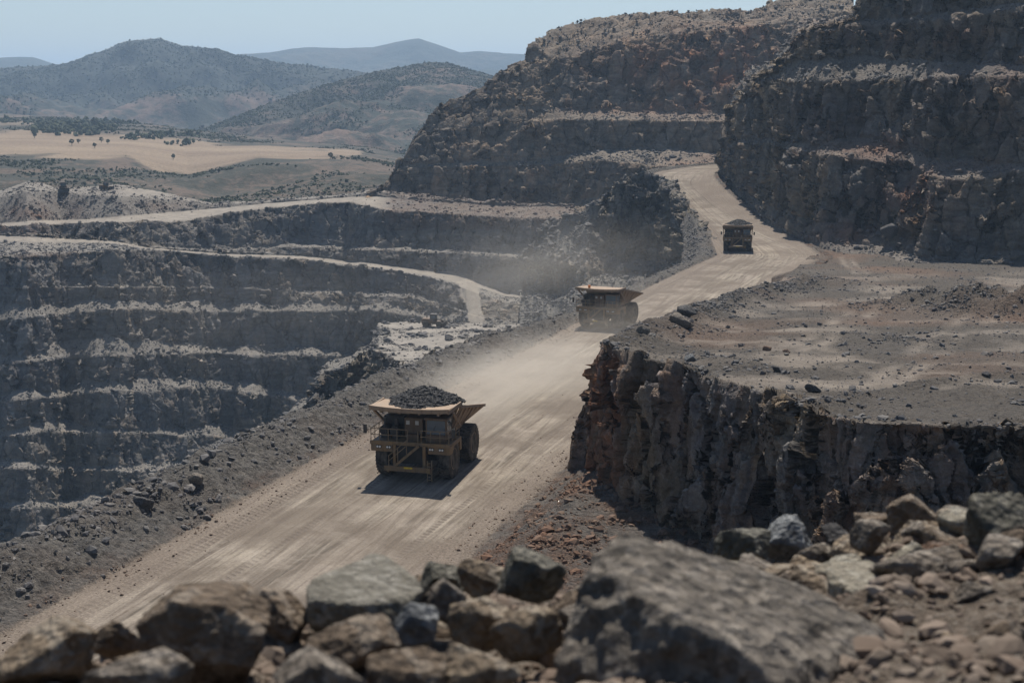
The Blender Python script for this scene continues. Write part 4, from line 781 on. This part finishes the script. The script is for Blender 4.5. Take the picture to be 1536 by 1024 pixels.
TS = (1.08, 1.0, 1.0)
p1 = road_at(643, 699); p2 = road_at(913, 486); p3 = road_at(1106, 374)
r1, r2, r3 = -hd+.07, -hd-.13, -math.atan2(p3[0], p3[1])-.0
t1 = haul_truck(p1, r1, 'tan haul truck heaped with black ore on the wide road beside the rubble berm')
t2 = copy_tree(t1); t2.location = p2; t2.rotation_euler = (0, 0, r2); t2['label'] = 'dusty empty haul truck with orange beacon, half veiled by dust near the yard corner'
t3 = copy_tree(t1); t3.location = p3; t3.rotation_euler = (0, 0, r3); t3['label'] = 'haul truck heaped with dark ore, facing forward where the road bends uphill'
for x, k_ in ((t1, TS[0]), (t2, TS[1]), (t3, TS[2])): x.scale = (k_, k_, k_)
m = MB(); m.tube((-1.6, -4.6, 6.3), (-1.6, -4.6, 6.6), .12, 8); m.tube((-1.6, -4.6, 6.5), (-1.6, -4.6, 6.95), .2, 10); m.build('beacon', V_orange, t2)
ore_heap(p1, r1, 'large heap of black ore on the truck beside the rubble berm', 5, TS[0])
ore_heap(p3, r3, 'small pointed heap of dark ore on the truck where the road bends', 6, TS[2])

def project(P):
    d = P-np.array([0, 0, H]); yc = d[..., 1]*cp-d[..., 2]*sp_; v = d[..., 1]*sp_+d[..., 2]*cp; return 768+F*d[..., 0]/yc, 512-F*v/yc
def on_sheet(P, px, py):
    a, b = project(P); e = (a-px)**2+(b-py)**2; i = np.nonzero(e.ravel() < max(e.min()*2, 6))[0]; Q = P.reshape(-1, 3)[i]; return Q[np.argmin(Q[:, 1])]
def loader(loc, rz, label, s, blade):
    t = empty('wheel_loader' if not blade else 'bulldozer', loc, rz, label, 'loader' if not blade else 'bulldozer'); z = lambda *a: tuple(q*s for q in a)
    m = MB(); m.box(z(-1.2, .2, .9), z(1.2, 3.4, 2.3), bev=.12*s); m.box(z(-.8, -1.6, .8), z(.8, .3, 1.7), bev=.1*s); m.tube(z(.7, 2.4, 2.3), z(.7, 2.4, 3.0), .12*s, 8); m.build('body', V_brown, t)
    c = MB(); c.box(z(-.85, -.5, 1.7), z(.85, 1.1, 2.3)); 
    for x in (-.8, .8):
        for y in (-.45, 1.05): c.box(z(x-.06, y-.06, 2.3), z(x+.06, y+.06, 3.4))
    c.box(z(-.95, -.65, 3.35), z(.95, 1.2, 3.55), bev=.05*s); cb = c.build('cab', V_dark, t); c = MB(); c.box(z(-.78, -.44, 2.3), z(.78, 1.0, 3.34)); c.build('windows', V_glass, cb)
    m = MB()
    for x in (-.9, .9): m.bar(z(x, -1.0, 1.5), z(x, -3.0, .8), .22*s, .35*s)
    m.prism([(y*s, q*s) for y, q in ((-2.9, .15), (-3.9, .2), (-3.2, .45), (-2.95, 1.5), (-3.2, 1.7), (-2.8, 1.6))], -1.7*s, 1.7*s); m.build('bucket' if not blade else 'blade', V_dark, t)
    if blade:
        for x in (-1.3, 1.3): m = MB(); m.prism([(y*s, q*s) for y, q in ((-2.2, .15), (3.2, .15), (3.6, .7), (3.2, 1.15), (-2.2, 1.1), (-2.6, .6))], (x-.3)*s, (x+.3)*s); m.build('track', V_tyre, t)
    else:
        for x in (-1.25, 1.25):
            for y in (-1.6, 2.2): m = MB(); m.lathe([(.4*s, -.3*s), (.85*s, -.3*s), (.9*s, 0), (.85*s, .3*s), (.4*s, .3*s)], 0, 20); m.build('wheel', V_tyre, t, False, z(x, y, .88))
    return t
loader(on_sheet(Pw, 94, 287), .4, 'dark bulldozer on the edge of the pale mound above the pit', 1.25, True)
loader(on_sheet(Pw, 158, 284), 1.2, 'small loader working on top of the pale mound above the pit', .95, False)
loader(on_sheet(Pf, 653, 488), 1.35, 'dark loader parked on the pale terrace beside the winding pit road', 1.05, False)
# ------------------------------------------------------------------ rocks
def boulder_mat(name, a, b, pale, sc=1., vk=1., ck=1., bk=1.):
    m, nt = new_mat(name); g = NT(nt); co = g.coords(); n = g.noise(co, 3.2*sc, 8, .65, .4); n2 = g.noise(co, 16*sc, 6, .7); v = g.vor(co, 26*sc)
    c = g.mix(g.ramp(n, .36, .64), a, b); c = g.mix(g.math('MULTIPLY', g.ramp(n2, .54, .72), .75), c, pale); c = g.mix(g.math('MULTIPLY', g.ramp(g.noise(co, 7*sc, 5, .6), .55, .7), .6), c, (a[0]*.45, a[1]*.43, a[2]*.42))
    vc = g.n('ShaderNodeSeparateColor'); wq = g.n('ShaderNodeVectorMath', operation='ADD'); dq = g.n('ShaderNodeTexNoise'); dq.inputs['Scale'].default_value = 14*sc; g.l(co, dq.inputs['Vector']); g.l(co, wq.inputs[0]); sq = g.n('ShaderNodeVectorMath', operation='SCALE'); sq.inputs['Scale'].default_value = .08/sc; g.l(dq.outputs['Color'], sq.inputs[0]); g.l(sq.outputs[0], wq.inputs[1])
    g.l(g.vor(wq.outputs[0], 17*sc*vk, out='Color'), vc.inputs[0]); c = g.mix(g.math('MULTIPLY', g.ramp(vc.outputs[0], .68, .8), .55*ck), c, pale); c = g.mix(g.math('MULTIPLY', g.ramp(vc.outputs[1], .7, .8), .5*ck), c, (a[0]*.6, a[1]*.58, a[2]*.56))
    c = g.mix(1., c, g.ramp(g.noise(co, 45*sc, 4, .7), .25, .75, .7, 1.3), 'MULTIPLY')
    return finish(g, m, c, .9, None, g.math('ADD', n2, g.math('MULTIPLY', v, .7)), .06/sc*bk, 1., .25)
B_brown = boulder_mat('brown rock', (0.126, 0.094, 0.066), (0.227, 0.175, 0.129), (0.353, 0.301, 0.242)); B_grey = boulder_mat('grey rock', (0.134, 0.112, 0.090), (0.244, 0.212, 0.176), (0.395, 0.350, 0.297))
B_slab = boulder_mat('olive slab', (.16, .148, .118), (.26, .242, .20), (.40, .38, .33), 1.3)
B_big = boulder_mat('speckled rock', (.085, .074, .062), (.205, .18, .152), (.38, .34, .29), .55, 2.6, .5, .7)
B_tan = boulder_mat('tan rock', (0.193, 0.147, 0.102), (0.319, 0.257, 0.187), (0.420, 0.367, 0.297)); B_pale = boulder_mat('pale slab', (0.252, 0.224, 0.172), (0.361, 0.326, 0.258), (0.420, 0.391, 0.328)); B_green = boulder_mat('greenish rock', (0.084, 0.081, 0.066), (0.168, 0.159, 0.129), (0.277, 0.261, 0.219)); B_red = boulder_mat('reddish rock', (0.160, 0.094, 0.062), (0.244, 0.163, 0.117), (0.302, 0.244, 0.195))
B_blue = boulder_mat('bluish rock', (.12, .128, .135), (.22, .23, .235), (.36, .37, .37)); B_dark = boulder_mat('dark stone', (.06, .058, .06), (.12, .117, .115), (.2, .19, .18))
def boulder(px, py, w, h, Y, mat, label, seed, planes=None, dep=.85, rough=1., sub=5, loc=None, size=None, group=None, name='rock'):
    rng = np.random.default_rng(seed); D, Fc = ICO[sub]
    if planes:
        nn = np.array([p[:3] for p in planes], float); dd = np.array([p[3] for p in planes]); nn /= np.linalg.norm(nn, axis=1)[:, None]
        ex = rng.normal(size=(5, 3)); ex /= np.linalg.norm(ex, axis=1)[:, None]; nn = np.concatenate([nn, ex]); dd = np.concatenate([dd, rng.uniform(.95, 1.1, 5)])
        r = 1/((np.maximum(D@nn.T, .01)/dd)**60).sum(1)**(1/60)
    else: r = polytope(D, rng, 10, 60)
    q = D*r[:, None]; o_ = rng.uniform(-50, 50, 3)
    q = q*(1+rough*(.05*fbm(q*1.6+o_, 3)+.035*ridged(q*3.7+o_, 4)+.03*fbm(q*11+o_, 4)+.05*facets(q+o_, .28)+.02*facets(q+o_, .1)))[:, None]
    lo, hi = q.min(0), q.max(0); q = (q-(lo+hi)/2)/(hi-lo)
    if size is None: W, Hh = w*Y/F, h*Y/F; size = (W, dep*(W+Hh)/2, Hh); loc = at(px, py, Y)
    o = np_mesh(name, (q*np.array(size)).astype(np.float32), Fc, mat, True); o.location = loc
    return tag(o, label, {'rock': 'rock', 'stone': 'stone'}.get(name, 'boulder'), group)
big_planes = [(-1,-.1,.1,.98),(-.75,.1,.75,.96),(-.15,.2,1,.84),(.42,-.22,.9,.52),(.55,.2,.9,.66),(.9,-.2,.35,.93),(-.25,-1,.05,.62),(.35,-.9,.55,.60),(0,1,.2,.8),(0,0,-1,.9),(-.5,-.7,.6,.80)]
slab_planes = [(0,-.25,1,.55),(0,-1,-.25,.75),(-.9,-.3,.5,.85),(.95,-.2,.5,.85),(.3,.9,.3,.9),(0,0,-1,.6)]
fg = [ # px, py, w, h, Y, material, label, planes, depth
 (1100, 965, 535, 320, 4.6, B_grey, 'largest grey boulder, speckled with pale chips and sloping down to one side', big_planes, .8),
 (1518, 803, 150, 136, 6.6, B_green, 'tall smooth greenish boulder standing on the rubble slope at the picture edge', None, .9),
 (1306, 892, 150, 98, 6.0, B_pale, 'pale flat-topped block beside the largest speckled boulder', slab_planes, .9),
 (1375, 862, 150, 92, 6.4, B_grey, 'dark grey rock leaning against the pale flat-topped block', None, .9),
 (1117, 822, 92, 62, 7.6, B_green, 'banded rounded rock in front of the near cliff', None, .9),
 (1180, 806, 96, 76, 8.0, B_blue, 'blue-grey domed rock touching the banded rounded rock', None, .9),
 (308, 968, 208, 186, 4.7, B_brown, 'large brown boulder with a dark hollow front above the lower road edge', [(-.8,0,.55,.9),(.75,0,.6,.82),(.1,.1,1,.95),(-.3,-1,.1,.62),(.45,-.8,.35,.72),(-1,0,-.2,.95),(1,0,-.2,.95)], .85),
 (545, 884, 196, 112, 5.4, B_tan, 'broad tan slab with a flat sloping top and shadowed front edge', slab_planes, .9),
 (662, 866, 76, 42, 6.2, B_green, 'thin flat slab wedged behind the broad tan slab', slab_planes, .9),
 (726, 866, 84, 60, 6.0, B_tan, 'cream squarish block next to the lumpy dark green rock', None, .9),
 (798, 868, 112, 100, 5.8, B_green, 'lumpy dark green rock crowning the middle of the rubble pile', None, .85),
 (420, 926, 96, 96, 5.3, B_brown, 'rough brown rock between the hollow boulder and the broad tan slab', None, .9),
 (625, 940, 72, 92, 4.9, B_blue, 'upright bluish-grey rock below the tip of the broad tan slab', None, .9),
 (530, 972, 150, 92, 4.6, B_brown, 'wide brown rock under the shadowed edge of the broad tan slab', None, .9),
 (722, 935, 110, 96, 5.1, B_tan, 'tan knobbly rock under the cream squarish block', None, .9),
 (790, 952, 120, 98, 4.9, B_tan, 'sandy cracked rock against the dark flank of the largest boulder', None, .9),
 (668, 900, 70, 70, 5.4, B_grey, 'small grey rock tucked under the thin flat slab', None, .9),
 (70, 985, 165, 112, 4.9, B_tan, 'long tan rock lying at the lowest road corner of the pile', None, .9),
 (178, 956, 96, 66, 5.2, B_brown, 'small brown rock behind the tan rock and the hollow boulder', None, .9),
 (208, 1012, 190, 92, 4.2, B_grey, 'grey dark-faced rock in front of the hollow brown boulder', None, .9),
 (475, 1016, 150, 92, 4.1, B_grey, 'grey wedge at the bottom between the hollow boulder and brown rock', None, .9),
 (610, 1018, 130, 86, 4.2, B_brown, 'brown blunt rock at the bottom below the bluish upright rock', None, .9),
 (722, 1018, 130, 110, 4.3, B_tan, 'rounded tan rock at the bottom beside the largest boulder', None, .9),
 (1428, 978, 52, 66, 5.0, B_tan, 'small upright tan stone in the shadowed rubble below the leaning grey rock', None, .9),
 (1462, 892, 72, 44, 5.7, B_grey, 'low grey stone beneath the reddish slab', None, .9),
 (1508, 870, 66, 44, 6.0, B_blue, 'dark bluish stone under the tall greenish boulder', None, .9),
 (1432, 842, 100, 52, 6.6, B_red, 'flat reddish slab between the leaning grey rock and greenish boulder', slab_planes, .9),
 (1395, 806, 110, 42, 7.4, B_tan, 'light tan slab on top of the rubble hump near the greenish boulder', slab_planes, .9),
 (1305, 806, 66, 62, 7.2, B_grey, 'pointed grey wedge on the rubble crest before the cliff', None, .9),
 (1258, 806, 58, 42, 7.6, B_dark, 'small dark stone on the rubble crest beside the pointed wedge', None, .9),
 (1500, 962, 110, 80, 5.0, B_brown, 'brown block in deep shade at the lower picture corner', None, .9),
 (960, 1005, 5, 5, 4.6, B_tan, None, None, .9)]
for i, (px, py, w, h, Y, mt, lb, plns, dp) in enumerate(fg):
    if lb and i not in (0, 2, 7): boulder(px, py, w, h, Y, mt, lb, 300+i, plns, dp, 1. if plns else 1.05)
def hull_boulder(pts, mat, label, seed, k=1.):
    V3 = [Vector(at(a, b, Y)) for a, b, Y in pts]; ctr = sum(V3, Vector())/len(V3); b = bmesh.new()
    for v in V3: b.verts.new(v-ctr)
    bmesh.ops.convex_hull(b, input=b.verts[:]); b.normal_update(); pln = []
    for f in b.faces:
        n = f.normal; d = n.dot(f.verts[0].co)
        if d < 0: n, d = -n, -d
        pln.append((*n, d))
    b.free(); pv = np.array([tuple(v-ctr) for v in V3]); rg = np.random.default_rng(seed+9)
    for _ in range(22): nn = rg.normal(size=3); nn /= np.linalg.norm(nn); pln.append((*nn, float((pv@nn).max())*rg.uniform(.86, .97)))
    pln = np.array(pln); D, Fc = ICO[6]; o_ = np.random.default_rng(seed).uniform(-50, 50, 3)
    q = D*(1/((np.maximum(D@pln[:, :3].T, .001)/pln[:, 3])**70).sum(1)**(1/70))[:, None]; L = q/.45
    q = q*(1+k*(.035*fbm(L*1.3+o_, 3)+.03*ridged(L*3+o_, 4)+.022*fbm(L*9+o_, 4)+.06*facets(L+o_, .75)+.014*facets(L+o_, .22)+.012*fbm(L*22+o_, 3)))[:, None]
    o = np_mesh('rock', q.astype(np.float32), Fc, mat, True); o.location = ctr; return tag(o, label, 'rock')
ICO[6] = ico(6); ICO[4] = ico(4)
hull_boulder([(834,1075,4.5),(848,930,4.72),(868,868,4.85),(903,815,4.95),(940,800,5.0),(985,810,5.02),(1075,838,5.05),(1160,862,5.1),(1235,896,5.05),(1300,932,4.95),(1352,985,4.85),(1368,1075,4.7),(905,850,4.78),(955,890,4.6),(1060,950,4.42),(1130,1010,4.36),(1200,1090,4.34),(880,1090,4.4),(1000,900,5.6),(1200,940,5.6)], B_big, fg[0][6], 41, 1.25)
hull_boulder([(1238,850,6.3),(1300,838,6.7),(1376,880,6.3),(1296,895,5.9),(1240,872,6.2),(1296,960,5.9),(1376,960,6.3),(1300,950,6.9),(1250,950,6.2)], B_pale, fg[2][6], 42, .45)
hull_boulder([(452,896,5.2),(472,868,5.5),(560,829,5.9),(582,827,5.9),(604,842,5.8),(638,882,5.5),(600,902,5.15),(560,908,5.1),(455,918,5.15),(560,960,5.1),(605,950,5.15),(638,935,5.5),(540,900,6.1),(480,960,5.3)], B_slab, fg[7][6], 43, .8)
# single boulders out in the quarry
mid = [(Pr, 217, 757, 1.7, B_dark, 'dark angular boulder on the berm crest well below the loaded truck'), (Pr, 252, 738, 1.5, B_grey, 'pale-sided boulder near the dark angular one on the berm'), (Pr, 295, 720, 1.3, B_grey, 'broad light boulder on the berm where the pit ledge shows behind'),
 (Py, 1031, 470, 1.9, B_dark, 'dark square block topping the yard berm above the road'), (Py, 1022, 486, 2.1, B_grey, 'large grey boulder half way along the yard berm'), (Py, 966, 497, 1.3, B_grey, 'grey boulder at the berm end above the cliff corner'),
 (Py, 1150, 524, .75, B_red, 'small brown boulder alone on the yard beyond the cliff corner'), (Py, 1180, 527, .55, B_red, 'reddish stone beside the small brown boulder on the yard'), (Py, 1168, 556, .8, B_dark, 'dark boulder near the crack lines behind the cliff edge'),
 (Py, 1219, 586, .95, B_dark, 'flat dark boulder close to the cliff edge'), (Py, 1291, 610, .36, B_dark, 'small dark stone standing on the bare yard near the edge'), (Py, 1036, 540, 1.0, B_blue, 'blue-grey boulder at the foot of the yard berm'),
 (Ps_, 1030, 372, 2.6, B_grey, 'lone grey boulder on the talus below the upper road'), (Pd, 1336, 352, 5.5, B_dark, 'huge smooth rock leaning at the foot of the dark cliff'), (Pf, 673, 508, 1.9, B_dark, 'dark square block on the berm above the pale terrace')]
for i, (S, px, py, d, mt, lb) in enumerate(mid):
    p = on_sheet(S, px, py); rng = np.random.default_rng(i+70); s = d*rng.uniform(.85, 1.15, 3)*np.array([1.1, 1, .8])
    boulder(0, 0, 0, 0, 0, mt, lb, 500+i, None, 1, 1.5, 4, tuple(p+np.array([0, 0, d*.18])), tuple(s), name='boulder')
# loose stones between the big rocks of the bank: each a thing of its own
STONES = True
# the rubble bank the camera looks over
lx = np.concatenate([np.arange(-2400, -260, 14.), np.arange(-260, 1800, 3.2), np.arange(1800, 4200, 14.)]); ly = pl(lx, [(-260,1010),(0,985),(200,965),(400,915),(640,880),(860,885),(1080,838),(1250,806),(1340,775),(1440,772),(1560,770),(1800,755)]); lY = pl(lx, [(-260,5.8),(600,6.2),(1080,8.0),(1440,7.8),(1800,7.4)])
k, m = ray(lx, ly); A_ = np.stack([k*lY, lY, H-m*lY], -1); k, m = ray(lx, np.full_like(lx, 1130)); B_ = np.stack([k*3.2, 0*k+3.2, H-m*3.2], -1)
bk = A_.copy(); bk[:, :2] *= 4.2; bk[:, 2] = -.6
PL = np.concatenate([bk[None]*(1-t)+A_[None]*t for t in np.arange(30)[:, None, None, None]/30]+[A_[None]*(1-t)+B_[None]*t for t in np.arange(261)[:, None, None, None]/260]).astype(np.float32)
PL[..., 2] += fbm(S3(PL, .9), 4)*.13+np.maximum(0, fbm(S3(PL, .35)+9, 3))*.06-.11
B_soil = boulder_mat('stony soil', (0.092, 0.069, 0.051), (0.168, 0.134, 0.102), (0.252, 0.220, 0.180), 2.)
tag(np_mesh('bank_ground', PL, grid_faces(*PL.shape[:2]), B_soil, True), kind='structure')
inl = ((lx > -320) & (lx < 1860))[None]; ZL = np.zeros((*PL.shape[:2], 4)); ZL[..., 3] = .25; WL = np.ones(PL.shape[:2]); WL[:28] = .002; WL[170:] = .5; WL = WL*np.where(inl, 1., .35)
M_peb = rubble_mat('bank pebble', (.10, .08, .062), (.34, .29, .235), (.22, .14, .10))
rng = np.random.default_rng(77); WS = np.ones(PL.shape[:2]); WS[:29] = 0; WS[130:] = 0; WS = WS*inl
sp, _, _ = pick(PL, WS, 290, rng)
kinds = [(B_tan, 'loose tan stone wedged among larger rocks of the near rubble bank', 'loose tan stones of the near bank'), (B_brown, 'loose brown stone wedged among larger rocks of the near rubble bank', 'loose brown stones of the near bank'), (B_grey, 'loose grey stone wedged among larger rocks of the near rubble bank', 'loose grey stones of the near bank'), (B_pale, 'loose cream-coloured stone among larger rocks of the near rubble bank', 'loose cream stones of the near bank')]
for i, p in enumerate(sp):
    mt, lb, gp = kinds[int(rng.choice(4, p=[.36, .34, .22, .08]))]; d = float(np.clip(.085*(1-rng.random())**-.5, .075, .27))*p[1]/5.5*(1.25 if p[0] > 1.15 else 1.); d = min(d, .26)
    boulder(0, 0, 0, 0, 0, mt, lb, 900+i, None, 1, 1.1, 4, tuple(p+np.array([0, 0, d*.18])), tuple(d*rng.uniform(.75, 1.35, 3)*np.array([1.1, 1, .8])), gp, 'stone')
rubble('bank_rubble', PL, ZL, WL, 16000, .016, .085, M_peb, 31, 2.2, 2, 1., 1.)
# ------------------------------------------------------------------ light, sky, haze
SUN = Vector((.05, .545, .84)).normalized()
sl = bpy.data.lights.new('sun', 'SUN'); sl.energy = 5.0; sl.angle = R(.5); sl.color = (1, .93, .83); so = bpy.data.objects.new('sun', sl); C.objects.link(so)
so.rotation_euler = SUN.to_track_quat('Z', 'Y').to_euler()
wd = bpy.data.worlds.new('World'); scene.world = wd; wd.use_nodes = True; wt = wd.node_tree; bg = wt.nodes['Background']
sky = wt.nodes.new('ShaderNodeTexSky'); sky.sky_type = 'NISHITA'; sky.sun_disc = False; sky.sun_elevation = math.asin(SUN.z); sky.sun_rotation = math.atan2(SUN.x, SUN.y)
sky.air_density = 1.0; sky.dust_density = .6; sky.ozone_density = 1.2; sky.altitude = 400
wt.links.new(sky.outputs[0], bg.inputs[0]); bg.inputs[1].default_value = .075
def box_mesh(name, lo, hi, mat):
    bm = bmesh.new(); bmesh.ops.create_cube(bm, size=1)
    for v in bm.verts: v.co = Vector([(a+b)/2+c*(b-a) for a, b, c in zip(lo, hi, v.co)])
    me = bpy.data.meshes.new(name); bm.to_mesh(me); bm.free(); me.materials.append(mat); o = bpy.data.objects.new(name, me); C.objects.link(o); return o
HAZE = 1.15e-4
if HAZE:
    m, nt = new_mat('air'); pv = nt.nodes.new('ShaderNodeVolumePrincipled'); pv.inputs['Color'].default_value = (.52, .73, 1, 1); pv.inputs['Density'].default_value = HAZE; pv.inputs['Anisotropy'].default_value = .2
    ou = nt.nodes.new('ShaderNodeOutputMaterial'); nt.links.new(pv.outputs[0], ou.inputs['Volume'])
    tag(box_mesh('haze', (-12500, -300, -240), (12500, 16500, 420), m), kind='stuff')
def dust(p, size, rot, dens, seed):
    m, nt = new_mat('airborne dust'); g = NT(nt); pv = g.n('ShaderNodeVolumePrincipled'); pv.inputs['Color'].default_value = (.88, .82, .73, 1); pv.inputs['Anisotropy'].default_value = .25
    tc = g.n('ShaderNodeTexCoord').outputs['Object']; ln = g.n('ShaderNodeVectorMath', operation='LENGTH'); g.l(tc, ln.inputs[0])
    fall = g.ramp(ln.outputs['Value'], .15, 1., 1., 0.); ns = g.n('ShaderNodeTexNoise'); ns.inputs['Scale'].default_value = 2.2; ns.inputs['Detail'].default_value = 3; mp = g.n('ShaderNodeMapping'); mp.inputs['Location'].default_value = (seed, 0, 0); g.l(tc, mp.inputs[0]); g.l(mp.outputs[0], ns.inputs['Vector'])
    g.l(g.math('MULTIPLY', g.math('MULTIPLY', g.math('POWER', fall, 1.7), g.ramp(ns.outputs[0], .3, .7)), dens), pv.inputs['Density'])
    ou = g.n('ShaderNodeOutputMaterial'); g.l(pv.outputs[0], ou.inputs['Volume'])
    me = bpy.data.meshes.new('dust'); V, Fc = ICO[3]; me.from_pydata([tuple(v) for v in V], [], [tuple(int(i) for i in f) for f in Fc]); me.materials.append(m)
    o = bpy.data.objects.new('dust', me); C.objects.link(o); o.location = p; o.scale = size; o.rotation_euler = (0, 0, rot); tag(o, kind='stuff')
    m.cycles.volume_step_rate = 4
RD = -math.atan(.33)
DUST = True
if DUST:
    dust((1, 172, 2), (14, 32, 5), RD, .16, 1)
    dust((-4, 152, 1.5), (7, 14, 4), RD, .06, 2)
    dust((16, 216, 1.5), (12, 18, 4), RD, .04, 3)
    dust((6, 262, 3), (34, 60, 15), RD, .010, 4)
if DUST: dust((-70, 450, -30), (120, 130, 26), 0, 0.0011, 6)
scene.render.engine = 'CYCLES'
scene.cycles.volume_step_rate = 2.; scene.cycles.volume_max_steps = 128; scene.cycles.volume_bounces = 1; scene.cycles.max_bounces = 6; scene.cycles.diffuse_bounces = 3
scene.view_settings.view_transform = 'Standard'; scene.view_settings.look = 'None'; scene.view_settings.gamma = 1; scene.view_settings.exposure = .22
